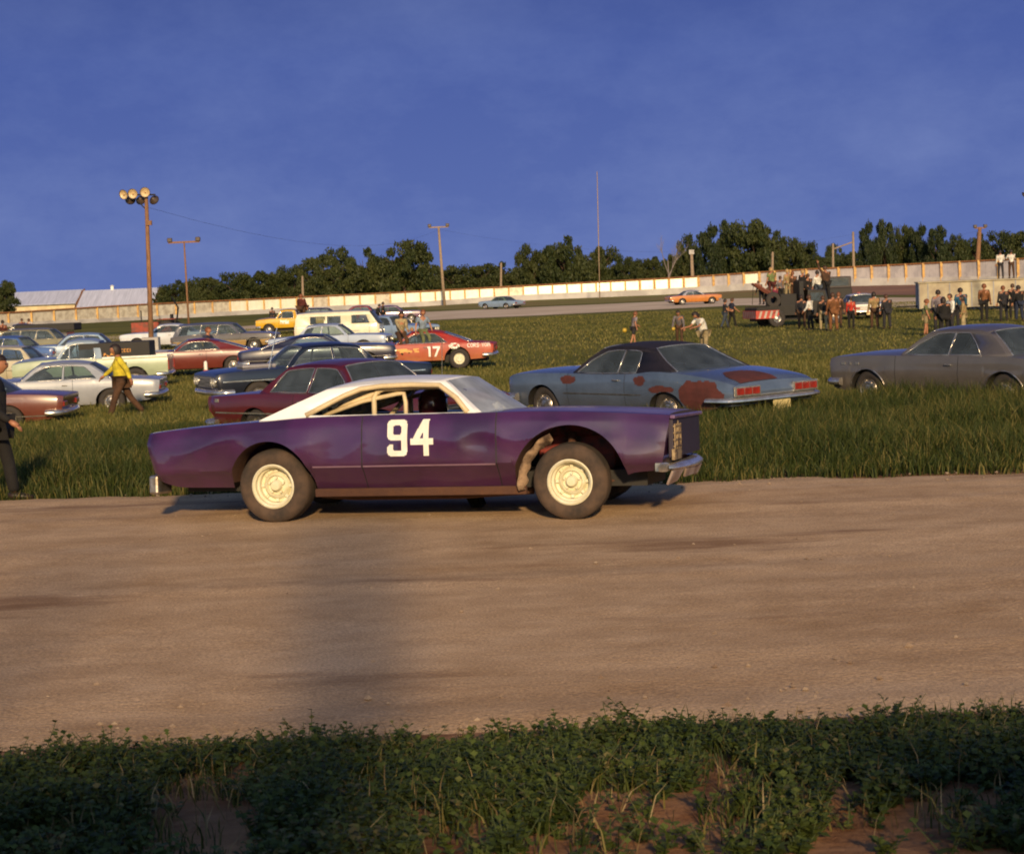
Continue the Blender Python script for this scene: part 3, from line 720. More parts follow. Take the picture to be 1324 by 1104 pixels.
rm = bpy.data.materials.new('dirt_road'); rm.use_nodes = True; nt = rm.node_tree; b = nt.nodes['Principled BSDF']; b.inputs['Roughness'].default_value = .85; b.inputs['Specular IOR Level'].default_value = .25
tc = nt.nodes.new('ShaderNodeTexCoord')
def strn(scale, s, det=6, off=0):
    mp = nt.nodes.new('ShaderNodeMapping'); mp.inputs['Scale'].default_value = scale; mp.inputs['Location'].default_value = (off, off*2, 0); nt.links.new(tc.outputs['Object'], mp.inputs[0])
    n = _n(nt, 'ShaderNodeTexNoise', Scale=s, Detail=det, Roughness=.62); nt.links.new(mp.outputs[0], n.inputs['Vector']); return n
na = strn((.30, .85, 1), .9, 9, 3.0); nb = strn((1, 1.3, 1), 1.9, 9, 1); nc = strn((1, 1, 1), 55, 4); ne = strn((.28, 1.0, 1), .8, 7, 9.3)
ra = nt.nodes.new('ShaderNodeValToRGB'); e = ra.color_ramp.elements; e[0].position = .36; e[1].position = .66
e[0].color = (.37, .235, .125, 1); e[1].color = (.62, .435, .27, 1)
m1 = nt.nodes.new('ShaderNodeMix'); m1.data_type = 'FLOAT'; m1.inputs[0].default_value = .45; nt.links.new(na.outputs['Fac'], m1.inputs[2]); nt.links.new(nb.outputs['Fac'], m1.inputs[3]); nt.links.new(m1.outputs[0], ra.inputs[0])
rc = nt.nodes.new('ShaderNodeValToRGB'); rc.color_ramp.elements[0].position = .38; rc.color_ramp.elements[1].position = .62; rc.color_ramp.elements[0].color = (.62, .60, .58, 1); rc.color_ramp.elements[1].color = (1.22, 1.2, 1.18, 1); nt.links.new(nc.outputs['Fac'], rc.inputs[0])
mm = nt.nodes.new('ShaderNodeMix'); mm.data_type = 'RGBA'; mm.blend_type = 'MULTIPLY'; mm.inputs[0].default_value = .75; nt.links.new(ra.outputs[0], mm.inputs[6]); nt.links.new(rc.outputs[0], mm.inputs[7])
rd = nt.nodes.new('ShaderNodeValToRGB'); rd.color_ramp.elements[0].position = .57; rd.color_ramp.elements[1].position = .67; rd.color_ramp.elements[0].color = (0, 0, 0, 1); rd.color_ramp.elements[1].color = (.75, .75, .75, 1); nt.links.new(ne.outputs['Fac'], rd.inputs[0])
md = nt.nodes.new('ShaderNodeMix'); md.data_type = 'RGBA'; nt.links.new(rd.outputs[0], md.inputs[0]); nt.links.new(mm.outputs[2], md.inputs[6]); md.inputs[7].default_value = (.19, .10, .05, 1)
nt.links.new(md.outputs[2], b.inputs['Base Color'])
bp = nt.nodes.new('ShaderNodeBump'); bp.inputs['Strength'].default_value = .8; bp.inputs['Distance'].default_value = .016
nf = strn((1, 1, 1), 24, 8); nt.links.new(nf.outputs['Fac'], bp.inputs['Height']); nt.links.new(bp.outputs[0], b.inputs['Normal'])
RX = sorted(set(tin(-120, -12, 60)+tin(-12, 12, 121)+tin(12, 120, 60))); fa, fb = G(0, 650), G(1324, 611)
def redge(x): return fa.y+(x-fa.x)*(fb.y-fa.y)/(fb.x-fa.x)+.34*noise.noise(Vector((x*.8, 1, 0)))+.16*noise.noise(Vector((x*2.6, 4, 0)))
rows = []
for t in np.linspace(0, 1, 70):
    r_ = []
    for x in RX:
        y0 = 9.15+.15*noise.noise(Vector((x*1.3, 9, 0))); y1 = redge(max(-30, min(30, x))); y = y0+(y1-y0)*t
        z = .0+.016*noise.noise(Vector((x*.12, y*2.2, 1)))+.006*noise.noise(Vector((x*2, y*3, 6))); z -= .03*(max(0, 1-t/.04)+max(0, 1-(1-t)/.04))
        r_.append(Vector((x, y, z)))
    rows.append(r_)
ro = MB().grid(rows).build('dirt_road', rm, None, smooth=True); tag(ro, kind='structure')

# far race track sheet and the bank below the wall
TN = [(-200, 470), (0, 455), (200, 443), (380, 427), (540, 415), (700, 408), (860, 400), (960, 395), (1060, 396), (1150, 398), (1324, 402), (1500, 408)]
TF = [(-200, 458), (0, 444), (200, 431), (380, 417), (540, 404), (700, 397), (860, 390), (960, 386), (1060, 385), (1150, 385), (1324, 386), (1500, 391)]
TRK = mat('track_dirt', (.62, .50, .38), rough=.9, col2=(.50, .39, .28), scale=.15, spec=.1)
def flat(p, dz): return Vector((p.x, p.y, tzf(p.x, p.y)+dz))
npts = [flat(G(*p), .02) for p in TN]; fpts = [flat(G(*p), .02) for p in TF]
rows = [[a.lerp(c, t) for t in (0, .33, .66, 1)] for a, c in zip(npts, fpts)]
t_ = MB().grid(rows).build('race_track', TRK, None, smooth=True); tag(t_, kind='structure')
# wall path: (px, base py, panel bottom py, top py, distance)
WP = [(-150, 430, 424, 413, 212), (0, 423, 417.5, 405.5, 225), (180, 416, 409.5, 394.5, 242), (340, 407, 400, 387, 255), (540, 396.5, 390, 377.5, 265), (680, 388.5, 381, 370, 268), (860, 381, 373, 360.5, 268), (1050, 371, 362, 348.5, 262), (1200, 368, 358.5, 341, 254), (1324, 368, 357, 335, 245), (1450, 368, 356, 329, 236)]
def wpt(px, D, py): return at(px, py, D)
W0 = [wpt(p[0], p[4], p[1]) for p in WP]; W1 = [wpt(p[0], p[4], p[2]) for p in WP]; W2 = [wpt(p[0], p[4], p[3]) for p in WP]
bk = bpy.data.materials.new('bank_soil'); BANK = mat('track_bank', (.19, .17, .055), rough=.95, col2=(.26, .15, .08), scale=.03, lo=.35, hi=.55, spec=.1)
DIRTB = mat('dirt_bank_soil', (.30, .16, .10), rough=.95, col2=(.22, .12, .085), scale=.08, spec=.1)
ff = [flat(G(*p), .0) for p in [(-150, 453), (0, 443), (180, 432), (340, 419), (540, 404), (680, 397), (860, 389), (1050, 384), (1200, 384), (1324, 385), (1450, 389)]]
rowsb = [[a.lerp(c, t) for t in (0, .3, .7, 1)] for a, c in zip(ff, W0)]
for r_ in rowsb: r_[0].z -= .05
tb = MB().grid(rowsb[:8]).build('grass_bank', BANK, None, smooth=True); tag(tb, kind='structure')
tb = MB().grid(rowsb[7:]).build('dirt_bank', DIRTB, None, smooth=True); tag(tb, kind='structure')
CONC = mat('wall_concrete', (.42, .40, .38), rough=.7, col2=(.30, .28, .27), scale=.4)
wm = MB()
def path_resample(P, step):
    out = [P[0]]; 
    for a, c in zip(P[:-1], P[1:]):
        n = max(1, int((c-a).length/step)); out += [a.lerp(c, (k+1)/n) for k in range(n)]
    return out
for a, c, a1, c1 in zip(W0[:-1], W0[1:], W1[:-1], W1[1:]):
    pass
def smoothp(P, n):
    xs = [p.x for p in P]; fx = itp([(p.x, p.y) for p in P]); fz = itp([(p.x, p.z) for p in P])
    return [Vector((x, fx(x), fz(x))) for x in np.linspace(xs[0], xs[-1], n)]
NP = 72
S0, S1, S2 = smoothp(W0, NP), smoothp(W1, NP), smoothp(W2, NP)
rows = []
for k in range(NP):
    a, b1 = S0[k], S1[k]; rows.append([a+Vector((0, 0, -1.2)), a+Vector((0, -.25, 0)), Vector((b1.x, a.y-.15, b1.z)), Vector((b1.x, a.y+.25, b1.z)), a+Vector((0, .3, -1.2))])
cw = MB().grid(rows).build('track_wall', CONC, None); tag(cw, 'long low concrete wall along the far edge of the race track', 'wall')
PANB = mat('fence_sheet', (.93, .90, .74), rough=.42, col2=(.84, .78, .58), scale=1.2, metal=.35, lo=.3, hi=.6)  # middle panels: sun glare put into the pale colour
PANG = mat('fence_sheet_worn', (.66, .60, .48), rough=.5, col2=(.42, .36, .28), scale=1.5, metal=.3, lo=.35, hi=.6)  # scattered worn sheets; on the left, weaker sun painted as a dimmer tone
PANR = mat('fence_sheet_grey', (.40, .37, .38), rough=.6, col2=(.30, .28, .30), scale=.9, metal=.1)  # right panels: missing sun reflection painted as grey
POSTM = mat('fence_post_wood', (.55, .34, .10), rough=.7, col2=(.36, .20, .07), scale=3)
RAILM = mat('fence_rail_rust', (.26, .11, .035), rough=.8, col2=(.16, .07, .03), scale=3)
fe = empty('track_fence', (S0[30].x, S0[30].y, S0[30].z)); tag(fe, 'long fence of sheet metal panels with orange posts above the track wall', 'fence')
off = Vector(fe.location)
for k in range(NP-1):
    a, b1, c, d = [Vector((q.x, S0[k+i].y+.05, q.z))-off for i, q in ((0, S1[k]), (1, S1[k+1]), (1, S2[k+1]), (0, S2[k]))]
    mb = MB(); n = 6
    for i in range(n):   # shallow ribs
        t0, t1 = i/n, (i+1)/n; yo = .03*(i % 2)
        mb.add([a.lerp(b1, t0)+Vector((0, yo, 0)), a.lerp(b1, t1)+Vector((0, yo, 0)), d.lerp(c, t1)+Vector((0, yo, 0)), d.lerp(c, t0)+Vector((0, yo, 0))], [(0, 1, 2, 3)])
    u = rng.random(); mm_ = PANR if S0[k].x > 26 and u < .93 else (PANG if (u < .14 or S0[k].x < -38) else PANB)  # sheet colour by position stands in for how the sun reflects
    mb.build('panel', mm_, fe)
    h = (S2[k].z-S1[k].z); lo = S1[k].z-(1.0 if S0[k].x > 30 else .1)
    pb = MB().box((a.x, a.y-.12, (lo+S2[k].z+.15)/2-off.z), (.34 if S0[k].x > 18 else .22, .16, S2[k].z+.15-lo)).build('post', POSTM, fe)
rl = MB().tube([q+Vector((0, -.1+S0[i].y-q.y, .05))-off for i, q in enumerate(S2)], .11, 5); rl.build('top_rail', RAILM, fe)

# ------------------------------------------------------------------ barns behind the fence
METR = mat('barn_roof_metal', (.52, .54, .66), rough=.55, col2=(.40, .42, .52), scale=.6, metal=.0, stretch=(6, .3, .3))
BW = mat('barn_wall_cream', (.60, .50, .30), rough=.8, col2=(.5, .4, .24), scale=1)
def barn(name_label, pxa, pxb, ya, yb, eave_dy, D, depth, rd=None):
    a = at(pxa, ya, D); b_ = at(pxb, yb, D); z = (a.z+b_.z)/2; ez = z-eave_dy/F*D
    root = empty('barn', ((a.x+b_.x)/2, D, -.6)); tag(root, name_label, 'barn', None)
    L = abs(b_.x-a.x)/2; dz = z-ez
    roof = MB().add([(-L-.5, -depth, ez+.6), (L+.5, -depth, ez+.6), (L+.5, 0, z+.6), (-L-.5, 0, z+.6), (L+.5, depth, ez+.6), (-L-.5, depth, ez+.6)], [(0, 1, 2, 3), (3, 2, 4, 5)])
    r_ = roof.build('roof', METR, root, solid=.15)
    H = ez+.6-.12; wd = depth-.8
    wl = MB().add([(-L, -wd, 0), (L, -wd, 0), (L, -wd, H), (-L, -wd, H), (L, wd, 0), (L, wd, H), (-L, wd, 0), (-L, wd, H), (L, 0, z+.4), (-L, 0, z+.4)],
                  [(0, 1, 2, 3), (1, 4, 5, 8, 2), (6, 0, 3, 9, 7), (4, 6, 7, 5)]).build('wall', BW, root)
    rk = MB()
    for s_ in (-1, 1): rk.tube([(s_*(L+.55), -depth, ez+.55), (s_*(L+.55), 0, z+.6)], .22, 4)
    rk.build('rake_board', RAILM, root)
    for k in range(3): MB().box((-L+L*.5*(k+.7), -wd-.04, H*.45), (1.6, .1, H*.6)).build('door', mat('barn_door', (.25, .2, .14), rough=.8), root)
    MB().lathe([(.35, 0), (.35, .7), (.55, .8), (0, 1.1)], (-L*.25, 0, z+.5), 'Z', 10).build('vent', WHITEP, root, smooth=True, angle=40)
    return root
barn('long low barn with pale metal roof and cream wall beyond the fence', -190, 108, 385, 376, 17, 430, 9)
barn('taller barn with pale metal roof and brown rake board, beside the long barn', 112, 205, 376, 371.5, 22, 400, 8)

# ------------------------------------------------------------------ poles
WOODP = mat('pole_wood', (.26, .13, .06), rough=.85, col2=(.14, .07, .035), scale=6, stretch=(4, 4, .3))
WOODF = mat('far_pole_wood', (.22, .16, .11), rough=.85, col2=(.28, .2, .13), scale=3)
def pole(label, pxb, D, pxt, pyt, r, m, top=None, lamp=None, cat='utility pole', name='utility_pole', group=None, base=None):
    b_ = at(pxb, 400, D); z0 = base if base is not None else tzf(b_.x, D)-.05; b_.z = z0; t = at(pxt, pyt, D)
    root = empty(name, (b_.x, b_.y, z0)); tag(root, label, cat, group)
    v = t-b_; MB().tube([(0, 0, 0), v*.5, v], [r*1.15, r, r*.8], 10).build('pole', m, root, smooth=True)
    return root, v
LAMPD = mat('lamp_shell', (.06, .04, .03), rough=.5); LAMPI = mat('lamp_reflector', (.58, .45, .26), rough=.4, col2=(.42, .30, .16), scale=4)
def floodlamp(root, c, dirv, r, name='floodlight'):
    d = Vector(dirv).normalized(); q = d.to_track_quat('X', 'Z').to_matrix()
    sh = MB().lathe([(0, -.55*r*1.5), (r*.25, -.5*r*1.5), (r*.45, -.35*r*1.5), (r*.85, -.1*r), (r, .12*r)], axis='X', n=20)
    sh.v = [tuple(q @ Vector(p)) for p in sh.v]; s_ = sh.build(name, LAMPD, root, smooth=True); s_.location = c
    s_.modifiers.new('s', 'SOLIDIFY').thickness = .012
    rf = MB().lathe([(0, -.30*r*1.4), (r*.4, -.22*r*1.4), (r*.8, -.06*r), (r*.97, .11*r)], axis='X', n=20)
    rf.v = [tuple(q @ Vector(p)) for p in rf.v]; r_ = rf.build('reflector', LAMPI, s_, smooth=True)
    bb = MB().lathe([(0, -.3*r), (.12*r, -.1*r), (.14*r, .08*r), (0, .2*r)], axis='X', n=10); bb.v = [tuple(q @ Vector(p)) for p in bb.v]
    bb.build('bulb', mat('bulb_glass', (.55, .35, .15), rough=.1), s_, smooth=True)
def floodpole(label, pxb, D, pxt, pyt, lamps, arm):
    root, v = pole(label, pxb, D, pxt, pyt, .125, WOODP, cat='light pole', name='light_pole')
    tp = v; MB().tube([tp+Vector((arm[0], 0, .05)), tp+Vector((arm[1], 0, -.02))], .05, 6).tube([tp+Vector((arm[0]*.55, 0, -.0)), tp+Vector((0, 0, -.85))], .035, 6).build('crossarm', BLACK, root)
    MB().box(tp*.82+Vector((.12, -.1, 0)), (.3, .2, .25)).build('junction_box', WOODP, root)
    MB().box((0, 0, .3), (.9, .7, 1.0)).build('base_block', CONC, root, bevel=.03)
    for dx, dy, dz, dv in lamps: floodlamp(root, tp+Vector((dx*.9, dy, dz)), dv, .28)
    return root
floodpole('tall wooden floodlight pole with six round lamps in the car park', 193, 101, 189, 252,
          [(-1.30, -.25, .05, (-.5, -1, -.25)), (-.75, -.25, .07, (-.1, -1, -.2)), (.0, -.30, .12, (.1, -1, -.15)), (-1.05, .35, -.22, (-.2, 1, -.5)), (-.42, .35, -.25, (.1, 1, -.5)), (.38, .35, -.27, (.3, 1, -.5))], (-1.4, .5))
floodpole('floodlight pole at the right edge with one dark lamp in frame', 1352, 101, 1350, 250, [(-1.12, -.2, -.1, (-.6, .8, -.9)), (-.5, -.3, .0, (.1, -1, -.3)), (0, .3, 0, (0, 1, -.3))], (-1.2, .5))
def tpole(label, pxb, D, pxt, pyt, r=.16, arm=1.6, heads=True, m=WOODF, group=None):
    root, v = pole(label, pxb, D, pxt, pyt, r, m, cat='utility pole', group=group)
    if arm: MB().box(v+Vector((0, -.1, -.1)), (arm*2, .15, .18)).build('crossarm', m, root)
    if heads:
        for s_ in (-1, 1): MB().box(v+Vector((s_*arm*.9, -.15, .15)), (.5, .4, .45)).build('lamp', LAMPD if heads == 1 else LAMPI, root, bevel=.08)
    return root
tpole('thin leaning pole with two small lamps in front of the left tree line', 243, 190, 238, 312, .10, 1.6, 1, WOODP)
tpole('tall leaning wooden pole with pale lamps standing by the white fence', 575, 262, 567, 293, .20, 1.4, 1)
tpole('short bare pole behind the fence near the yellow pickup', 392, 300, 391, 357, .2, 0, 0)
tpole('short bare pole behind the fence in front of mid trees', 648, 320, 648, 340, .2, 0, 0)
tpole('very tall thin mast standing by the fence, highest in the photo', 776, 255, 772, 222, .07, 0, 0)
tpole('short pole with pale box on top, behind the fence', 897, 290, 894, 326, .28, 0, 0)
MB().box((at(894, 326, 290)), (.8, .5, .7)).build('sign_box', CONC, bpy.data.objects['utility_pole.005']).location = -Vector(bpy.data.objects['utility_pole.005'].location)
tpole('dark short pole behind the crowded wrecker', 999, 300, 999, 326, .22, 0, 0)
tpole('left pole of the pair joined by a slanting bar', 1078, 300, 1077, 315, .2, 0, 0)
pr, v = pole('pale tall pole of the pair joined by a slanting bar', 1105, 300, 1103, 300, .22, WOODF)
MB().tube([v+Vector((0, 0, -1.6)), v+Vector((-3.2, 0, -2.6))], .12, 6).build('brace', WOODF, pr)
tpole('brown pole with dark lamp cluster behind the right fence', 1263, 262, 1267, 294, .32, .8, 1, WOODP)
def wire(a, b_, sag, label):
    root = empty('power_line', a); tag(root, label, 'power line'); pts = [a.lerp(b_, t)-Vector((0, 0, sag*4*t*(1-t)))-a for t in np.linspace(0, 1, 15)]
    MB().tube(pts, .007, 4).build('cable', BLACK, root)
wire(at(190, 268, 101), at(567, 297, 262), 2.2, 'thin wire sagging from the floodlight pole to the tall leaning pole')
wire(at(568, 297, 262), at(1103, 303, 300), 3.0, 'thin wire sagging from the tall leaning pole to the pale tall pole at right')
wire(at(1103, 303, 300), at(1267, 298, 262), 1.2, 'thin wire from the pale tall pole to the brown pole at the right')

# ------------------------------------------------------------------ trees
def leaf_cloud(centers, radii, per, size, seed, squash=.8):
    r_ = np.random.default_rng(seed); V = []; T = []
    for (c, rad) in zip(centers, radii):
        n = per; d = r_.normal(size=(n, 3)); d /= np.linalg.norm(d, axis=1)[:, None]
        rr_ = rad*(r_.random(n)**.45)[:, None]; p = np.array(c)+d*rr_*np.array([1, 1, squash])
        a = r_.normal(size=(n, 3)); a /= np.linalg.norm(a, axis=1)[:, None]
        b_ = np.cross(a, r_.normal(size=(n, 3))); b_ /= np.linalg.norm(b_, axis=1)[:, None]
        s_ = size*(.6+.8*r_.random(n))[:, None]
        q = np.stack([p-a*s_, p-b_*s_*.5, p+a*s_, p+b_*s_*.5], axis=1); V.append(q.reshape(-1, 3))
        T.append(np.repeat(r_.random(n)*.55+r_.random()*.45, 4))
    V = np.concatenate(V); F_ = np.arange(len(V)).reshape(-1, 4); return V, F_, np.concatenate(T)
LEAFT = leafmat('tree_leaves', (.016, .028, .008), (.056, .064, .018), nscale=.25, trl=.15)
LEAFD = leafmat('tree_leaves_dark', (.011, .021, .008), (.038, .050, .016), nscale=.25, trl=.15)
BARK = mat('bark', (.10, .06, .04), rough=.9, col2=(.05, .03, .02), scale=2)
def tree_meshes(seed, shape):
    r_ = random.Random(seed); cs = []; rs = []
    n = 54
    for i in range(n):
        while True:
            x, y, z = r_.uniform(-1, 1), r_.uniform(-1, 1), r_.uniform(0, 1)
            if shape == 'round': ok = (x*x+y*y) < (1-(2*z-.9)**2*.9)
            elif shape == 'tall': ok = (x*x+y*y) < (1-z)**.7*.7+.12
            else: ok = (x*x+y*y) < 1-.6*z
            if ok: break
        k = .62+.3*r_.random()
        cs.append((x*.82, y*.82, .14+z*.80)); rs.append(r_.uniform(.13, .26))
    V, F_, T = leaf_cloud(cs, rs, 170, .036, seed, .55)
    cm = np_mesh('crown', V, F_, LEAFD if shape == 'tall' else LEAFT, attr=T)
    tb = MB().tube([(0, 0, -.03), (.01, 0, .2), (.0, .02, .45), (.02, 0, .75)], [.035, .028, .02, .006], 7)
    for i in range(7):
        a = r_.uniform(0, 6.28); h = r_.uniform(.2, .5); tb.tube([(0, 0, h), (math.cos(a)*.2, math.sin(a)*.2, h+.15), (math.cos(a)*.5, math.sin(a)*.5, h+.3)], [.015, .01, .003], 5)
    to = tb.build('trunk', BARK, None, smooth=True); tm = to.data; bpy.data.objects.remove(to)
    return cm, tm
TV = [tree_meshes(s, sh) for s, sh in ((1, 'round'), (2, 'round'), (3, 'broad'), (4, 'tall'), (5, 'round'), (6, 'broad'), (7, 'tall'))]
def tree(px, ytop, wpx, D, var, label, group=None, name='tree'):
    t = at(px, ytop, D); z0 = -.7; h = t.z-z0; wd = wpx/F*D/2
    root = empty(name, (t.x, t.y, z0), rng.uniform(0, 6.28)); tag(root, label, 'tree', group)
    cm, tm = TV[var]
    for nm, me in (('crown', cm), ('trunk', tm)):
        o = bpy.data.objects.new(nm, me); link(o, root); o.scale = (wd, wd, h)
    return root
GT = 'trees along the skyline'
TREES = [  # px, top, width px, D, variant, label
 (520, 306, 82, 330, 0, 'big round tree with the highest crown of the middle left trees'),
 (468, 317, 60, 340, 1, 'broad green tree just left of the highest middle left tree'), (435, 320, 62, 330, 4, 'round green tree second left of the highest middle left tree'), (408, 328, 56, 345, 2, 'tree with flat top third from the left end of the middle left trees'),
 (380, 345, 60, 350, 5, 'low tree left of the flat-topped tree, middle left of the skyline'), (345, 349, 64, 355, 2, 'low wide tree above the yellow pickup'), (305, 354, 60, 350, 5, 'low tree above the front of the station wagon'), (268, 358, 44, 360, 2, 'low tree right of the thin leaning pole'), (225, 360, 46, 370, 1, 'low tree touching the right end of the taller barn'), (248, 361, 30, 380, 0, 'small tree right behind the thin leaning pole'),
 (552, 338, 46, 340, 2, 'lower tree on the right flank of the highest middle left tree'), (585, 345, 60, 350, 5, 'low tree just right of the tall pole with pale lamps'), (622, 340, 56, 350, 2, 'low tree in the skyline above the far blue convertible'), (655, 336, 50, 355, 1, 'low tree right of the short bare pole in the middle'),
 (683, 316, 46, 330, 4, 'rounded tree left of the dense peaked tree'), (728, 301, 62, 325, 1, 'dense tree with rounded peak left of the tall thin mast'), (776, 315, 56, 335, 0, 'round tree right behind the tall thin mast'), (708, 322, 36, 340, 5, 'low tree filling the gap left of the dense peaked tree'), (752, 326, 36, 350, 2, 'low tree between the dense peaked tree and the thin mast'),
 (812, 334, 46, 360, 5, 'low tree second right of the thin mast'), (842, 331, 40, 350, 2, 'low tree left of the leafless tree'), (866, 326, 32, 330, 0, 'low tree right behind the leafless tree'), (887, 303, 38, 330, 4, 'upright tree behind the short pole with a box on top'),
 (918, 290, 50, 320, 6, 'tall tree first left of the largest dark tree'), (942, 284, 50, 330, 3, 'tall dark tree touching the left of the largest dark tree'), (975, 279, 84, 320, 0, 'largest rounded dark tree right of centre, behind the crowded wrecker'), (1010, 294, 56, 330, 1, 'tall tree touching the right of the largest dark tree'), (1040, 315, 46, 335, 5, 'lower tree sloping down right of the largest dark tree'),
 (1062, 330, 40, 350, 2, 'low tree left of the pair of joined poles'), (1080, 312, 30, 420, 0, 'small far tree between the pair of joined poles'), (1098, 328, 30, 350, 5, 'low tree just left of the pointed grove tree'), (1122, 286, 34, 310, 6, 'pointed dark tree at the left end of the right grove'),
 (1143, 283, 38, 320, 3, 'tall pointed tree second from the left in the right grove'), (1165, 287, 40, 325, 0, 'rounded tree third from the left in the right grove'), (1190, 290, 36, 320, 6, 'tall tree in the centre of the right grove'), (1212, 291, 38, 315, 3, 'tall tree with blunt top near the right end of the grove'), (1236, 303, 34, 330, 4, 'lower tree ending the right grove, left of the brown pole'), (1262, 298, 46, 350, 1, 'round tree behind the brown pole near the right edge'),
 (1296, 301, 52, 350, 5, 'tree above the two men in white shirts'), (1322, 297, 60, 345, 2, 'tree cut by the right edge of the photo'), (1355, 292, 60, 345, 1, 'tree just past the right edge, its flank in frame'), (2, 360, 44, 380, 0, 'small dark tree behind the long barn at the left edge'), (-30, 366, 44, 385, 2, 'tree past the left edge behind the long barn')]
for k, (px, yt, wp, D, var, lb) in enumerate(TREES):
    tree(px, yt, wp*1.22, D, var, lb or 'leafy green tree in the skyline behind the track fence', GT)
CW = [(x, 385+8*math.sin(x*.3), .9+1.0*noise.noise(Vector((x*.12, 0, 0)))) for x in np.linspace(-70, 145, 230)]+[(x, 388+6*math.sin(x*.37), 2.9+1.8*noise.noise(Vector((x*.07, 4, 0)))) for x in np.linspace(-66, 145, 230)]
V, F_, T = leaf_cloud(CW, [3.2]*460, 90, .50, 77, .8)
wb_ = bpy.data.objects.new('distant_wood', np_mesh('distant_wood', V, F_, LEAFD, attr=T)); link(wb_); tag(wb_, 'low dark wood filling the gaps between the skyline trees', 'wood', kind='stuff')
# bare tree
bt = at(862, 292, 300); rb = empty('bare_tree', (bt.x, bt.y, -.7)); tag(rb, 'leafless tree with thin upright twigs among the green skyline trees', 'tree'); mb = MB(); hh = bt.z+.7
def twig(p, d, l, r, n):
    q = p+d*l; mb.tube([p, (p+q)/2+Vector((rng.uniform(-.1, .1), 0, 0)), q], [r, r*.8, r*.5], 4)
    if n:
        for _ in range(3): twig(p.lerp(q, rng.uniform(.4, 1)), (d+Vector((rng.uniform(-.6, .6), rng.uniform(-.4, .4), rng.uniform(0, .4)))).normalized(), l*.62, r*.5, n-1)
twig(Vector((0, 0, 0)), Vector((0, 0, 1)), hh*.5, .14, 4); mb.build('branches', mat('grey_bark', (.22, .18, .17), rough=.9), rb)

# ------------------------------------------------------------------ unseen boards and posts added behind the camera to cast shade into view
BRD = mat('weathered_board', (.3, .24, .18), rough=.9)
te = math.tan(R(SUN_EL)); ta = math.tan(R(SUN_AZ)); YB = -6.0
def shx(x, y): return x+(y-YB)*ta
hb = (9.0-YB)*te
for i, (xa, xb) in enumerate(((-26, shx(-.75, 9)), (shx(1.08, 8.7), 30))):  # added shade boards, with a gap left for the sunny patch
    root = empty('board_fence', ((xa+xb)/2, YB, .3)); tag(root, ['board fence behind the camera shading the left of the weeds', 'board fence behind the camera shading the right of the weeds'][i], 'fence')
    MB().box((0, 0, (hb-.3)/2-.2), (xb-xa, .05, hb-.3+.4)).build('boards', BRD, root)
    MB().box((-(xb-xa)/2+.1, -.1, (hb-.3)/2), (.12, .12, hb-.1)).build('post', BRD, root)
px_ = G(455, 672); ps = empty('sign_post', (px_.x+(px_.y-YB)*ta, YB-.3, .2)); tag(ps, 'broad wooden post behind the camera whose shadow crosses the road', 'post')
MB().box((0, 0, ((18.9-YB)*te)/2), (.40, .3, (18.9-YB)*te)).build('board', BRD, ps)  # added blocker, sized so its shadow band ends at the race car

p2 = G(60, 800); s2 = empty('sign_post', (p2.x+(p2.y-YB)*ta, YB-.3, .2)); tag(s2, 'thin wooden post behind the camera, left of the broad one', 'post')
MB().box((0, 0, ((16.5-YB)*te)/2), (.16, .16, (16.5-YB)*te)).build('post', BRD, s2)  # added blocker for the faint shadow on the left of the road
# loose stones and clods along the road edges
r_ = random.Random(9); sb_ = MB()
for _ in range(650):
    x = r_.uniform(-9, 9); e_ = r_.random()
    y = 9.2+abs(r_.gauss(0, .7)) if e_ < .6 else (redge(x)-abs(r_.gauss(0, .5)) if e_ < .8 else r_.uniform(9.3, 20.5))
    s_ = r_.uniform(.006, .02)*(1.6 if r_.random() < .06 else 1); p = Vector((x, y, s_*.2))
    vs = [p+Vector((s_*r_.uniform(.7, 1.3)*a, s_*r_.uniform(.7, 1.3)*b_, s_*.8*c)) for a, b_, c in ((1, 0, 0), (0, 1, 0), (-1, 0, 0), (0, -1, 0), (0, 0, 1), (0, 0, -1))]
    sb_.add(vs, [(0, 1, 4), (1, 2, 4), (2, 3, 4), (3, 0, 4), (1, 0, 5), (2, 1, 5), (3, 2, 5), (0, 3, 5)])
so_ = sb_.build('loose_stones', mat('stone', (.34, .26, .18), rough=.9, col2=(.18, .12, .08), scale=3), None); tag(so_, 'small loose stones and clods scattered on the dirt road', 'stones', kind='stuff')
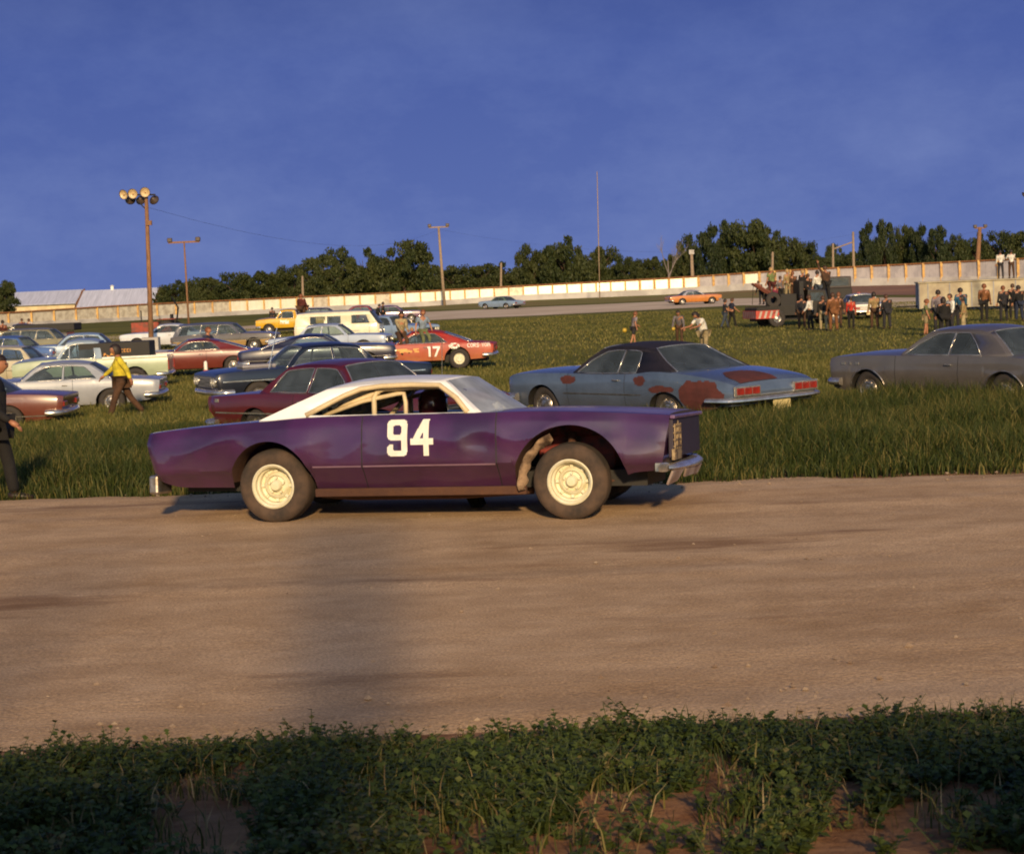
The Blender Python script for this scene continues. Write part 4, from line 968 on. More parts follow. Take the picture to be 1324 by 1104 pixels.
# ------------------------------------------------------------------ grass and weeds (uncountable)
def blades(N, xr, yr, hfun, wd, seed, name, matr, mask=None, lean=.8, dens=None):
    r_ = np.random.default_rng(seed); x = r_.uniform(*xr, N); y = r_.uniform(*yr, N)
    if dens is not None: k = r_.random(N) < dens(x, y); x, y = x[k], y[k]
    if mask is not None: k = mask(x, y); x, y = x[k], y[k]
    n = len(x); z = tz(x, y); 
    z = z+np.array([.06*noise.noise(Vector((a*.25, b*.25, 2))) for a, b in zip(x, y)])*np.clip((y-22.5)/4, 0, 1)*(y < 150)*(y > 22.5)
    h = hfun(x, y, r_)*r_.uniform(.55, 1.15, n); a = r_.uniform(0, 2*np.pi, n); wdt = wd*r_.uniform(.6, 1.3, n)
    la = r_.uniform(0, 2*np.pi, n); ll = lean*h*r_.random(n)
    dx, dy = np.cos(a)*wdt/2, np.sin(a)*wdt/2; lx, ly = np.cos(la)*ll, np.sin(la)*ll
    V = np.empty((n, 5, 3)); z0 = z-.02
    V[:, 0] = np.stack([x-dx, y-dy, z0], 1); V[:, 1] = np.stack([x+dx, y+dy, z0], 1)
    V[:, 2] = np.stack([x-dx*.8+lx*.35, y-dy*.8+ly*.35, z+h*.6], 1); V[:, 3] = np.stack([x+dx*.8+lx*.35, y+dy*.8+ly*.35, z+h*.6], 1)
    V[:, 4] = np.stack([x+lx, y+ly, z+h], 1)
    b_ = (np.arange(n)*5)[:, None]; F_ = np.concatenate([b_+np.array([0, 1, 2]), b_+np.array([1, 3, 2]), b_+np.array([2, 3, 4])])
    t = np.repeat(r_.random(n), 5)
    o = bpy.data.objects.new(name, np_mesh(name, V.reshape(-1, 3), F_, matr, attr=t)); return link(o)
GRN = leafmat('near_grass', (.014, .028, .005), (.062, .078, .015), nscale=.45, cc=(.16, .135, .04))
GRF = leafmat('field_grass', (.046, .060, .013), (.150, .138, .033), nscale=.16, cc=(.24, .20, .06))
vn = np.vectorize(lambda a, b_: noise.noise(Vector((a*.45, b_*.45, 8))))
def sp_(y, x): return np.interp(y, [0, 400], [0, 400])
inview = lambda x, y: (np.abs(x) < y*.30+1.5)
red_ = np.vectorize(lambda x: redge(max(-30, min(30, x))))
g1 = blades(270000, (-12, 13), (20.0, 36), lambda x, y, r_: .33+(.10*np.clip((x-1)/3, 0, 1)+.10*np.clip((x-6)/1.5, 0, 1))*np.clip((y-23)/4, 0, 1)-.12*np.clip((y-31)/4, 0, 1)*(x < 1)+.16*vn(x, y)-.15*np.clip(1-(y-red_(x))/1.5, 0, 1), .013, 1, 'tall_grass', GRN, mask=lambda x, y: inview(x, y) & (y > red_(x)-.12+.1*vn(x*3, y*3)) & (y < 33.5+2.3*np.sin(x*1.3+y)+vn(x*2, y*2)))
tag(g1, 'tall rough green grass along the far edge of the dirt road', 'grass', kind='stuff')
g2 = blades(200000, (-20, 20), (31, 62), lambda x, y, r_: .19+.08*vn(x*.5, y*.5), .020, 2, 'field_grass', GRF, mask=inview)
tag(g2, 'olive green grass of the field around the parked cars', 'grass', kind='stuff')
g3 = blades(260000, (-50, 50), (60, 175), lambda x, y, r_: .11+.05*vn(x*.2, y*.2), .034, 3, 'field_grass', GRF, mask=lambda x, y: inview(x, y) & (y < 150+.0*x))
tag(g3, 'distant grass of the field reaching to the race track', 'grass', kind='stuff')

def weeds():
    r_ = random.Random(5); V = []; T = []; NF = []
    bare = [(260, 1050, 70, 60), (310, 1000, 30, 22), (240, 1095, 110, 30), (455, 1015, 30, 10), (545, 1060, 18, 25), (610, 1080, 40, 22), (880, 1070, 100, 50), (930, 1010, 45, 45), (800, 1040, 60, 25), (740, 1085, 80, 20), (1100, 1075, 50, 30), (1220, 1040, 55, 35), (1180, 1080, 60, 25), (1290, 1030, 30, 20), (1090, 1015, 30, 14)]
    cnt = 0
    for _ in range(6500):
        x = r_.uniform(-3.6, 3.6); y = r_.uniform(6.0, 8.98)
        if abs(x) > y*.30+.4: continue
        z = gz(x, y); px, py, d = proj((x, y, z))
        inb = any(((px-a)/c)**2+((py-b_-10)/e)**2 < 1+.5*noise.noise(Vector((px*.03, py*.03, 0))) for a, b_, c, e in bare)
        if inb and r_.random() > .06: continue
        edge = (8.98-y)
        if edge < .45 and r_.random() > .30+edge*1.3: continue
        if noise.noise(Vector((x*2.2, y*2.2, 3))) < -.28 and r_.random() < .75: continue
        h = r_.uniform(.05, .12)*(1+.5*noise.noise(Vector((x*1.5, y*1.5, 9)))); 
        if y > 8.2 and r_.random() < .10: h *= 1.5
        
        ns = r_.randint(2, 4); tint = r_.random()*.6
        for s_ in range(ns):
            a = r_.uniform(0, 6.28); ln = r_.uniform(.3, 1.2)*h; tipx, tipy = x+math.cos(a)*ln, y+math.sin(a)*ln
            nl = int(6+h*50)
            for q in range(nl):
                t = (q+.5)/nl; bx, by, bz = x+(tipx-x)*t, y+(tipy-y)*t, z+h*t
                la = r_.uniform(0, 6.28); L = r_.uniform(.022, .050)*(1.15-.4*t); W_ = L*.45; el = r_.uniform(-.2, .9)
                dx, dy, dz = math.cos(la)*math.cos(el), math.sin(la)*math.cos(el), math.sin(el); sx, sy = -math.sin(la), math.cos(la)
                c0 = (bx, by, bz); m_ = (bx+dx*L*.5, by+dy*L*.5, bz+dz*L*.5)
                V += [c0, (m_[0]+sx*W_, m_[1]+sy*W_, m_[2]), (bx+dx*L, by+dy*L, bz+dz*L-.006), (m_[0]-sx*W_, m_[1]-sy*W_, m_[2])]; tt = min(1, tint+r_.random()*.4); T += [tt]*4
            w_ = .003; V += [(x-w_, y, z-.02), (x+w_, y, z-.02), (tipx+w_*.5, tipy, z+h), (tipx-w_*.5, tipy, z+h)]; T += [.2]*4
    V = np.array(V); return V, np.arange(len(V)).reshape(-1, 4), np.array(T)
V, F_, T = weeds()
WEED = leafmat('weed_leaves', (.018, .036, .008), (.085, .112, .024), nscale=1.1, trl=.2, cc=(.15, .13, .05))
wo = bpy.data.objects.new('roadside_weeds', np_mesh('roadside_weeds', V, F_, WEED, attr=T)); link(wo)
tag(wo, 'dark leafy weeds on the near side of the dirt road', 'weeds', kind='stuff')

DRY = leafmat('dry_stems', (.10, .07, .03), (.26, .19, .09), nscale=2, cc=(.36, .28, .15))
g4 = blades(1500, (-3.4, 3.4), (6.2, 9.1), lambda x, y, r_: .10+.05*r_.random(len(x)), .006, 12, 'dry_grass', DRY, lean=1.4)
tag(g4, 'dry pale grass stems among the roadside weeds', 'grass', kind='stuff')
g5 = blades(9000, (-3.4, 3.4), (6.2, 9.15), lambda x, y, r_: .09+.05*r_.random(len(x)), .007, 13, 'short_grass', GRN, lean=1.0, dens=lambda x, y: np.clip(vn(x*4, y*4)*3+.35, 0, 1))
tag(g5, 'short green grass blades among the roadside weeds', 'grass', kind='stuff')
# ------------------------------------------------------------------ people
def bake(o):
    dg = bpy.context.evaluated_depsgraph_get(); dg.update()
    me = bpy.data.meshes.new_from_object(o.evaluated_get(dg)); bpy.data.objects.remove(o); return me
def skin_mesh(nodes, edges, name='tmp', sub=1, root=0):
    me = bpy.data.meshes.new(name); me.from_pydata([n[0] for n in nodes], edges, [])
    o = bpy.data.objects.new(name, me); sc.collection.objects.link(o)
    s = o.modifiers.new('skin', 'SKIN'); s.use_smooth_shade = True
    if not me.skin_vertices:
        bpy.context.view_layer.objects.active = o
    sv = me.skin_vertices[0].data if me.skin_vertices else None
    if sv is None:
        bm = bmesh.new(); bm.from_mesh(me); bm.verts.layers.skin.verify(); bm.to_mesh(me); bm.free(); sv = me.skin_vertices[0].data
    for i, n in enumerate(nodes):
        r_ = n[1]; sv[i].radius = r_ if isinstance(r_, tuple) else (r_, r_); sv[i].use_root = (i == root)
    if sub: u = o.modifiers.new('sub', 'SUBSURF'); u.levels = sub; u.render_levels = sub
    return bake(o)
SKINM = mat('skin', (.38, .17, .09), rough=.55, col2=(.28, .115, .06), scale=8)
def cloth(name, c):
    if name not in ('white', 'yellow', 'red'): c = tuple(x*.68 for x in c)
    return mat('cloth_'+name, c, rough=.9, col2=tuple(x*.6 for x in c), scale=7, bump=.4, bscale=14)
CL = dict(black=cloth('black', (.012, .010, .010)), dark=cloth('dark', (.03, .028, .035)), navy=cloth('navy', (.02, .03, .07)), white=cloth('white', (.68, .66, .60)), tan=cloth('tan', (.46, .32, .14)),
    khaki=cloth('khaki', (.42, .33, .18)), yellow=cloth('yellow', (.62, .50, .03)), brown=cloth('brown', (.11, .05, .022)), rust=cloth('rust', (.26, .10, .03)), red=cloth('red', (.48, .03, .015)),
    olive=cloth('olive', (.20, .22, .09)), green=cloth('green', (.24, .30, .10)), grey=cloth('grey', (.22, .19, .20)), lilac=cloth('lilac', (.30, .25, .28)), blue=cloth('blue', (.30, .38, .48)), teal=cloth('teal', (.02, .12, .22)), magenta=cloth('magenta', (.28, .03, .08)), jeans=cloth('jeans', (.06, .08, .12)), cream=cloth('cream', (.55, .44, .24)), maroon=cloth('maroon', (.12, .02, .015)))
HAIR = dict(dark=mat('hair_dark', (.022, .012, .008), rough=.6), brown=mat('hair_brown', (.07, .030, .012), rough=.6), red=mat('hair_auburn', (.17, .055, .018), rough=.6), blond=mat('hair_blond', (.40, .25, .10), rough=.6))
SHOE = mat('shoe_leather', (.03, .018, .012), rough=.5); EYE = mat('eye_dark', (.02, .015, .015), rough=.2)
def head_geo(c, fwd, upv, r=.105):
    """egg-shaped head with brow, nose, chin and ears"""
    f = fwd.normalized(); u = upv.normalized(); l = u.cross(f).normalized(); vs = []; fs = []; n, m_ = 16, 12
    for i in range(m_+1):
        ph = math.pi*i/m_
        for j in range(n):
            th = 2*math.pi*j/n; x, y, z = math.sin(ph)*math.cos(th), math.sin(ph)*math.sin(th), math.cos(ph)
            sx, sy, sz = .98, .76, 1.16
            if z < 0: sy *= 1+.32*z; sx *= 1+.12*z if x > 0 else 1+.38*z
            if x > .75 and -.35 < z < .12 and abs(y) < .25: x += .20*(1-abs(z+.15)*2)
            if x > .6 and -.75 < z < -.6: x += .06
            if abs(abs(y)-.95) < .12 and abs(z) < .3 and abs(x) < .4: y *= 1.16
            vs.append(c+(f*x*sx+l*y*sy+u*z*sz)*r)
    for i in range(m_):
        for j in range(n): fs.append((i*n+j, i*n+(j+1) % n, (i+1)*n+(j+1) % n, (i+1)*n+j))
    return vs, fs, f, l, u
def hand_geo(mb, w_, d, side, r=1.0, curl=.5):
    """palm and five bent fingers at wrist w_, pointing along d"""
    d = d.normalized(); s_ = d.cross(Vector((0, 0, 1)));
    if s_.length < .2: s_ = Vector((1, 0, 0))-d*d.x
    s_.normalize(); n_ = s_.cross(d).normalized()
    mb.tube([w_-d*.01, w_+d*.03*r, w_+d*.085*r], [.024*r, .034*r, .030*r], 8)
    for k, (o_, L) in enumerate(((-.032, .070), (-.011, .082), (.011, .076), (.031, .060))):
        b_ = w_+d*.08*r+s_*o_*r; m1 = b_+d*L*.5*r-n_*L*.15*curl*r; e = m1+(d*.6-n_*.8*curl).normalized()*L*.5*r
        mb.tube([b_-d*.01, m1, e], [.0095*r, .009*r, .007*r], 6)
    b_ = w_+d*.025*r-s_*.030*r; mb.tube([b_, b_-s_*.025*r+d*.03*r, b_-s_*.028*r+d*.062*r], [.012*r, .010*r, .008*r], 6)
def person(label, pos, heading, h=1.75, shirt='white', pants='dark', hair='dark', sleeves='long', lean=0, armL=(5, 8, 15), armR=(5, 8, 15), legL=(4, 4), legR=(-4, 4), head=0, turn=0, sit=False, hairlong=0, group=None, shorts=False, detail=0, z=None, fat=1.0, tuck=0, skirt=False, sub=1):
    """arms: (pitch, abduction, elbow) legs: (hip, knee) in degrees; faces local +x"""
    S = h/1.75; A = lambda a, b_=0, s_=1: Vector((math.sin(R(a))*math.cos(R(b_)), s_*math.sin(R(b_)), -math.cos(R(a))*math.cos(R(b_))))
    upT = Vector((math.sin(R(lean)), 0, math.cos(R(lean)))); P = {}
    pel = Vector((0, 0, 0)); P['pel'] = pel; P['spine'] = pel+upT*.20; P['chest'] = pel+upT*.40; P['neckb'] = pel+upT*.50; P['neck'] = pel+upT*.56+Vector((.015, 0, 0))
    up2 = Vector((math.sin(R(lean+head)), 0, math.cos(R(lean+head)))); hc = P['neck']+up2*.115+Vector((.02, 0, 0))
    for s_, k, arm, leg in ((1, 'L', armL, legL), (-1, 'R', armR, legR)):
        sh = pel+upT*.46+Vector((0, s_*.175, 0)); P['sh'+k] = sh; el = sh+A(arm[0], arm[1], s_)*.29; P['el'+k] = el
        wr = el+A(arm[0]+arm[2], arm[1]*.4, s_)*.25; P['wr'+k] = wr; P['hd'+k] = A(arm[0]+arm[2], arm[1]*.3, s_)
        hp = pel+Vector((0, s_*.09, -.04)); P['hp'+k] = hp; kn = hp+A(leg[0], 3, s_)*.43; P['kn'+k] = kn
        an = kn+A(leg[0]-leg[1], 0, s_)*.41; P['an'+k] = an; P['to'+k] = an+Vector((.14, s_*.02, -.055))
    low = min(P['anL'].z, P['anR'].z)-.08
    dz = 0 if sit else -low
    for k in P:
        if not k.startswith('hd'): P[k] = P[k]+Vector((0, 0, dz))
    hc = hc+Vector((0, 0, dz)); V3 = P
    root = empty('person', (pos[0], pos[1], z if z is not None else tzf(pos[0], pos[1])), heading); tag(root, label, 'person', group); bk_ = 1.04+(fat-1)*.5; root.scale = (S*bk_, S*bk_, S)
    f_ = fat
    body = skin_mesh([(V3['pel'], .10), (V3['spine'], .10), (V3['chest'], (.12, .10)), (V3['neckb'], .06), (V3['neck'], .050), (hc, .055),
        (V3['shL'], .052), (V3['elL'], .038), (V3['wrL'], .028), (V3['shR'], .052), (V3['elR'], .038), (V3['wrR'], .028),
        (V3['hpL'], .085), (V3['knL'], .055), (V3['anL'], .040), (V3['hpR'], .085), (V3['knR'], .055), (V3['anR'], .040)],
        [(0, 1), (1, 2), (2, 3), (3, 4), (4, 5), (2, 6), (6, 7), (7, 8), (2, 9), (9, 10), (10, 11), (0, 12), (12, 13), (13, 14), (0, 15), (15, 16), (16, 17)], sub=1)
    fwd = Vector((math.cos(R(lean+head)), 0, -math.sin(R(lean+head)))); q = Matrix.Rotation(R(turn), 3, up2); fwd = q @ fwd
    hv, hf, f2, l2, u2 = head_geo(hc, fwd, up2)
    bm = MB(); bm.add([v.co.copy() for v in body.vertices], [tuple(p.vertices) for p in body.polygons]); bm.add(hv, hf)
    for k, s_ in (('L', 1), ('R', -1)): hand_geo(bm, V3['wr'+k], V3['hd'+k], s_)
    b_ = bm.build('body', SKINM, root, smooth=True)
    # clothes
    tn = [(V3['pel']+Vector((0, 0, -.03 if not sit else .03)), (.145*f_, .125*f_)), (V3['spine'], (.135*f_, .115*f_)), (V3['chest'], (.165*f_, .13*f_)), (V3['neckb'], .075), (V3['shL'], .075), (V3['shR'], .075)]
    te_ = [(0, 1), (1, 2), (2, 3), (2, 4), (2, 5)]
    if sleeves == 'long': tn += [(V3['elL'], .056), (V3['wrL'], .042), (V3['elR'], .056), (V3['wrR'], .042)]; te_ += [(4, 6), (6, 7), (5, 8), (8, 9)]
    elif sleeves == 'short': tn += [(V3['shL'].lerp(V3['elL'], .75), .062), (V3['shR'].lerp(V3['elR'], .75), .062)]; te_ += [(4, 6), (5, 7)]
    sm = skin_mesh(tn, te_, sub=1, root=1); so_ = bpy.data.objects.new('shirt', sm); sm.materials.append(CL[shirt]); link(so_, root)
    kn_r = .072 if not shorts else .085
    pn = [(V3['pel'], (.140*f_, .120*f_)), (V3['hpL'], .105), (V3['hpR'], .105)]
    if shorts: pn += [(V3['hpL'].lerp(V3['knL'], .85), .09), (V3['hpR'].lerp(V3['knR'], .85), .09)]; pe = [(0, 1), (0, 2), (1, 3), (2, 4)]
    else: pn += [(V3['knL'], kn_r), (V3['anL'], .062), (V3['knR'], kn_r), (V3['anR'], .062)]; pe = [(0, 1), (0, 2), (1, 3), (3, 4), (2, 5), (5, 6)]
    pm_ = skin_mesh(pn, pe, sub=1); po = bpy.data.objects.new('trousers', pm_); pm_.materials.append(CL[pants]); link(po, root)
    for k in 'LR':
        a = V3['an'+k]; t_ = (V3['to'+k]-a); sh_ = MB().tube([a+Vector((-.06, 0, -.035)), a+Vector((0, 0, -.03)), a+Vector((.09, 0, -.045)), a+Vector((.19, 0, -.06))], [.035, .048, .042, .025], 8)
        sh_.build('shoe', SHOE, root, smooth=True)
    # hair: a cap over the skull, open at the face
    hm = MB(); vs = []; n, m_ = 18, 9; rr_ = .114
    for i in range(m_+1):
        ph = math.pi*.66*i/m_
        for j in range(n):
            th = 2*math.pi*j/n; x, y, z = math.sin(ph)*math.cos(th), math.sin(ph)*math.sin(th), math.cos(ph)
            
            if x > .35 and z < .42: q_ = .90/max(.01, math.hypot(x, y)); x *= q_; y *= q_; z = .42

            if x < .3 and i > m_-3: z -= .22*hairlong*(i-m_+3); 
            jit = 1+.05*noise.noise(Vector((x*5, y*5, z*5+h*9))); vs.append(hc+(f2*x*1.0+l2*y*.86+u2*z*1.18)*rr_*jit)
    hm.add(vs, [(i*n+j, i*n+(j+1) % n, (i+1)*n+(j+1) % n, (i+1)*n+j) for i in range(m_) for j in range(n)])
    hm.build('hair', HAIR[hair], root, smooth=True)
    if detail:
        for s_ in (1, -1): MB().lathe([(0, -.011), (.011, 0), (0, .011)], hc+f2*.098*1.0+l2*.036*s_+u2*.012, 'Z', 8).build('eye', EYE, root, smooth=True)
    return root
# ------------------------------------------------------------------ parked cars
def spec(kind='hardtop', **k):
    d = dict(xr=-2.72, xf=2.48, z0=.28,
        zs=[(-2.72, .84), (-2.3, .88), (-1.5, .92), (-.9, .93), (.2, .92), (1.0, .93), (1.8, .92), (2.30, .89), (2.48, .86)],
        zc=[(-2.72, .855), (-2.3, .905), (-1.5, .95), (-.9, .96), (.8, .95), (1.1, .975), (1.8, .955), (2.3, .91), (2.48, .875)],
        w=[(-2.72, .90), (-2.6, .95), (-2.0, .985), (-1.0, .99), (0, .98), (1.4, .99), (2.2, .97), (2.4, .95), (2.48, .91)],
        sill=[(-2.72, .42), (-2.4, .34), (-1.5, .28), (1.5, .28), (2.3, .34), (2.48, .40)],
        arches=[(-1.51, .40, .33, .37), (1.51, .41, .33, .39)], cabin=(-1.35, .75), doors=[(-.55, .85)],
        nose=[(.4, -.04), (.6, .0), (.8, .03), (.9, .0)], tail=[(.35, -.06), (.6, .0), (.8, .03), (.9, .0)])
    d.update(k); return Body(**d)
GL = {}
def gen_car(label, px, D, hdeg, col, kind='hardtop', roofcol=None, L=1.0, front=True, rear=True, mould=True, dust=.3, B=None, cat='car', name='parked_car', glass=None, step=.12, detail=1,
            ws=None, roof=None, bl=None, wr=.62, splits=(-.35,), xct=-.85, xcb=-1.15, blb=.90, hubs='cap', rimm=None, grp=None, lampz=.68, py=None, zoff=0, hide_windows=False, plate=None, wheelr=.34, interior=SEAT, tailcol=None, doorm=None, hoodm=None, trunkm=None, noinside=False, pillarm=None, gap=.04, bumpz=(.48, .48), roofname='roof'):
    p = at(px, 400, D); x, y = p.x, math.sqrt(max(1, D*D-0))*1.0
    x = (px-PW/2)/F*D; 
    # correct for roll: find the point at depth D on the ground at this pixel column
    for _ in range(3):
        q = proj((x, y, tzf(x, y))); x += (px-q[0])/F*q[2]; y += D-q[2]
    root = empty(name, (x, y, tzf(x, y)+zoff), R(hdeg)); tag(root, label, cat, grp)
    pm = paint('paint_'+'_'.join(str(int(c*100)) for c in col)+str(dust), col, dust) if not isinstance(col, bpy.types.Material) else col
    B = B or spec()
    B.build(root, pm, step=step, nS=9, doorm=doorm, hoodm=hoodm, trunkm=trunkm)
    rm_ = roofcol if isinstance(roofcol, bpy.types.Material) else (paint('paint_roof_'+'_'.join(str(int(c*100)) for c in roofcol), roofcol, .05) if roofcol else pm)
    zb = B.zs(.7)
    if kind == 'hardtop': dws, drf, dbl = [(.78, zb-.01), (.52, 1.16), (.28, 1.325)], [(.28, 1.325), (-.1, 1.355), (-.5, 1.35), (-.95, 1.30)], [(-.95, 1.30), (-1.2, 1.14), (-1.5, B.zs(-1.5)-.01)]
    elif kind == 'sedan': dws, drf, dbl = [(.80, zb-.01), (.56, 1.18), (.34, 1.36)], [(.34, 1.36), (0, 1.40), (-.5, 1.40), (-1.0, 1.35)], [(-1.0, 1.35), (-1.2, 1.17), (-1.42, B.zs(-1.4)-.01)]; 
    elif kind == 'fastback': dws, drf, dbl = [(.62, zb-.01), (.38, 1.14), (.12, 1.29)], [(.12, 1.29), (-.3, 1.31), (-.7, 1.28), (-1.0, 1.22)], [(-1.0, 1.22), (-1.55, 1.07), (-2.1, B.zs(-2.1)-.01)]
    else: dws, drf, dbl = [(.80, zb-.01), (.56, 1.20), (.34, 1.40)], [(.34, 1.40), (0, 1.45), (-1.2, 1.46), (-2.35, 1.42)], [(-2.35, 1.42), (-2.5, 1.2), (-2.62, B.zs(-2.6)-.01)]
    ws = ws or dws; roof = roof or drf; bl = bl or dbl
    if kind == 'sedan' and xct == -.85: xct, xcb = -1.0, -1.18
    if kind == 'fastback' and xct == -.85: xct, xcb = -.75, -1.05
    if kind == 'wagon' and xct == -.85: xct, xcb, splits = -2.15, -2.35, (-.32, -1.2)
    wins = side_windows(ws, roof, B.zs, xct, xcb, splits, gap=gap)
    bdg = (.20, .07, -.04, -.12) if kind != 'wagon' else (.20, .07, -.02, -.03)
    cn = canopy(root, B, ws, roof, bl, wr, rm_, pillarm=pillarm or rm_, glass=glass or GLASS, windows=wins, blb=blb, bulge=bdg, trim=CHROME if detail else None)
    if not noinside:
        seats(root, -.05, -1.05 if kind != 'wagon' else -1.0, .42, .95, interior); steering(root, .42, .38, .93)
    for xx in (-1.51, 1.51):
        for s_ in (1, -1): wheel(root, xx, s_, .93, wheelr, .2, .185, hubs, rimm=rimm)
    if front:
        boxpart(root, 'grille', (B.xf+.015, 0, .66), (.03, 1.15, .20), mat('grille_bars', (.35, .34, .33), rough=.35, metal=.9, col2=(.03, .03, .03), scale=2, stretch=(1, 1, 55), lo=.45, hi=.55))
        for s_ in (1, -1):
            headlight(root, B.xf+.03, s_*.78, lampz); headlight(root, B.xf+.03, s_*.60, lampz)
        bumper(root, B, 1, bumpz[0], .14, .11)
    if rear:
        for s_ in (1, -1): boxpart(root, 'taillight', (B.xr-.02, s_*.68, .66), (.05, .34, .11), tailcol or TAILR, .01)
        bumper(root, B, -1, bumpz[1], .14, .11)
        if plate: boxpart(root, 'license_plate', (B.xr-.10, 0, .36), (.015, .32, .16), plate, .004)
    if mould:
        for s_ in (1, -1):
            mb = MB(); mz = mould if mould is not True else .60
            xs_ = np.linspace(-2.55, 2.35, 40); mb.grid([[B.pt(x, mz+dz_, s_, .006) for dz_ in (-.012, .012)] for x in xs_ if B.zb(x) < mz-.04]); mb.build('side_moulding', CHROME, root)
    for s_ in (1, -1): boxpart(root, 'door_handle', tuple(B.pt(-.35, .80, s_, .02)), (.14, .03, .025), CHROME, .006)
    root['_B'] = 0; del root['_B']
    CARB[root.name] = B
    return root
CARB = {}
PRIMER = mat('red_primer', (.095, .023, .018), rough=.8, col2=(.07, .018, .014), scale=6)
PLATEY = mat('plate_yellow', (.62, .50, .22), rough=.5)
def patch(root, B, side, cx, cz, rx, rz, m=PRIMER, name='primer_patch', seed=0):
    def fn(u, v):
        a, c = (u-rx)/rx, (v-rz)/rz; an = math.atan2(c, a)
        return a*a+c*c < (.93+.22*noise.noise(Vector((math.cos(an)*1.6, math.sin(an)*1.6, seed)))+.10*noise.noise(Vector((u*9, v*9, seed))))**2 and cz-rz+v > B.zb(cx-rx+u)+.004 and cz-rz+v < B.zs(cx-rx+u)-.004
    return mask_mesh(root, name, lambda u, v: B.pt(cx-rx+u, cz-rz+v, side, .004), 2*rx, 2*rz, fn, m, c=.02)

# blue two-door hardtop with black vinyl roof, seen from the rear quarter
BI = spec(xr=-2.95, xf=2.45, zs=[(-2.95, .74), (-2.75, .80), (-2.3, .87), (-1.7, .93), (-1.2, .945), (-.7, .90), (.2, .885), (1.0, .90), (1.9, .89), (2.3, .86), (2.45, .80)],
    zc=[(-2.95, .77), (-2.8, .84), (-2.3, .91), (-1.7, .95), (-1.2, .95), (.8, .94), (1.1, .96), (1.8, .95), (2.3, .90), (2.45, .83)],
    w=[(-2.95, .93), (-2.8, .98), (-2.2, 1.01), (-1.4, 1.02), (-.7, .99), (0, .985), (1.4, 1.0), (2.2, .98), (2.4, .95), (2.45, .92)], dent=.004,
    tail=[(.35, -.10), (.5, .0), (.62, .05), (.80, -.02), (.9, -.05)], cabin=(-1.45, .75), arches=[(-1.51, .39, .33, .30), (1.51, .41, .33, .37)])
BLUEC = mat('blue_car_paint', (.085, .118, .185), rough=.24, col2=(.065, .092, .145), scale=2, coat=.8, dust=((.06, .045, .03), .25, .66, .55, .02))
VINYL = mat('black_vinyl', (.020, .015, .020), rough=.6, col2=(.012, .010, .012), scale=14)
imp = gen_car('faded blue two-door hardtop with black vinyl roof and red primer patches', 834, 31.6, 130, BLUEC, roofcol=VINYL, B=BI, step=.06, splits=(-.30,), gap=.02,
    ws=[(.80, .90), (.54, 1.13), (.27, 1.30)], roof=[(.27, 1.30), (-.1, 1.335), (-.5, 1.335), (-.92, 1.29)], bl=[(-.92, 1.29), (-1.22, 1.12), (-1.62, .935)], xct=-.70, xcb=-.74, blb=.88, rear=False, mould=.0, dust=.2, lampz=.66)
def imp_extra(root, B):
    for s_ in (1, -1):
        fr = boxpart(root, 'taillight', (B.xr-.045, s_*.675, .650), (.05, .58, .165), CHROME, .012)
        for q in (-1, 0, 1): boxpart(fr, 'lens', (-.022, q*.178, 0), (.03, .155, .105), TAILR, .006)
    bumper(root, B, -1, .51, .09, .12, curve=.06, wrap=.45)
    boxpart(root, 'tail_edge', (B.xr-.035, 0, .575), (.04, 1.9, .025), CHROME, .006)
    boxpart(root, 'license_plate', (B.xr-.15, 0, .375), (.012, .40, .20), PLATEY, .004)
    patch(root, B, 1, -2.28, .57, .50, .27, seed=1); patch(root, B, 1, -.92, .80, .15, .085, seed=2); patch(root, B, 1, .83, .80, .20, .075, seed=3); patch(root, B, 1, -1.45, .66, .30, .07, seed=4)
    # primer on the rear deck
    mb = MB()
    def top(x, y):
        ys = B.sy(x, B.zs(x)); f_ = min(.985, abs(y)/ys); return Vector((x+B.ox(x, B.zs(x)), y, B.zs(x)+.012*(1-f_**8)+(B.zc(x)-B.zs(x))*(1-f_**2.2)+.005))
    for i in range(14):
        for j in range(26):
            x0, y0 = -2.93+i*.045, -.10+j*.034
            if (i/13)**2*.8+((j-10)/15)**2 < 1: mb.add([top(x0, y0), top(x0+.045, y0), top(x0+.045, y0+.032), top(x0, y0+.032)], [(0, 1, 2, 3)])
    mb.build('primer_patch', PRIMER, root)
    for s_ in (1, -1):
        mb = MB().grid([[B.pt(x, .565+d_, s_, .006) for d_ in (-.01, .01)] for x in np.linspace(-.95, .95, 20)]); mb.build('side_moulding', DULLCH, root)
imp_extra(imp, BI)

# grey two-door hardtop at the right edge
BG = spec(xr=-2.85, xf=2.42, zs=[(-2.85, .84), (-2.3, .89), (-1.5, .935), (-.9, .945), (.2, .94), (1.0, .945), (1.8, .935), (2.3, .91), (2.42, .89)],
    zc=[(-2.85, .86), (-2.3, .93), (-1.5, .98), (-.9, .985), (.8, .98), (1.1, 1.0), (1.8, .985), (2.3, .93), (2.42, .90)], g=[(-.3, .90), (0, .93), (.12, .955), (.45, .985), (.58, 1.0), (.62, .985), (.86, .975), (1.0, .955), (1.3, .9)])
gal = gen_car('dusty grey two-door hardtop in the long grass at the right edge', 1255, 32.4, 126, (.100, .092, .088), B=BG, dust=.5, step=.06, splits=(-.28,), gap=.02, xct=-.62, xcb=-.98, blb=.86,
    ws=[(.82, .93), (.55, 1.16), (.24, 1.355)], roof=[(.24, 1.355), (-.1, 1.385), (-.55, 1.385), (-1.0, 1.33)], bl=[(-1.0, 1.33), (-1.25, 1.17), (-1.55, .935)], mould=.0)
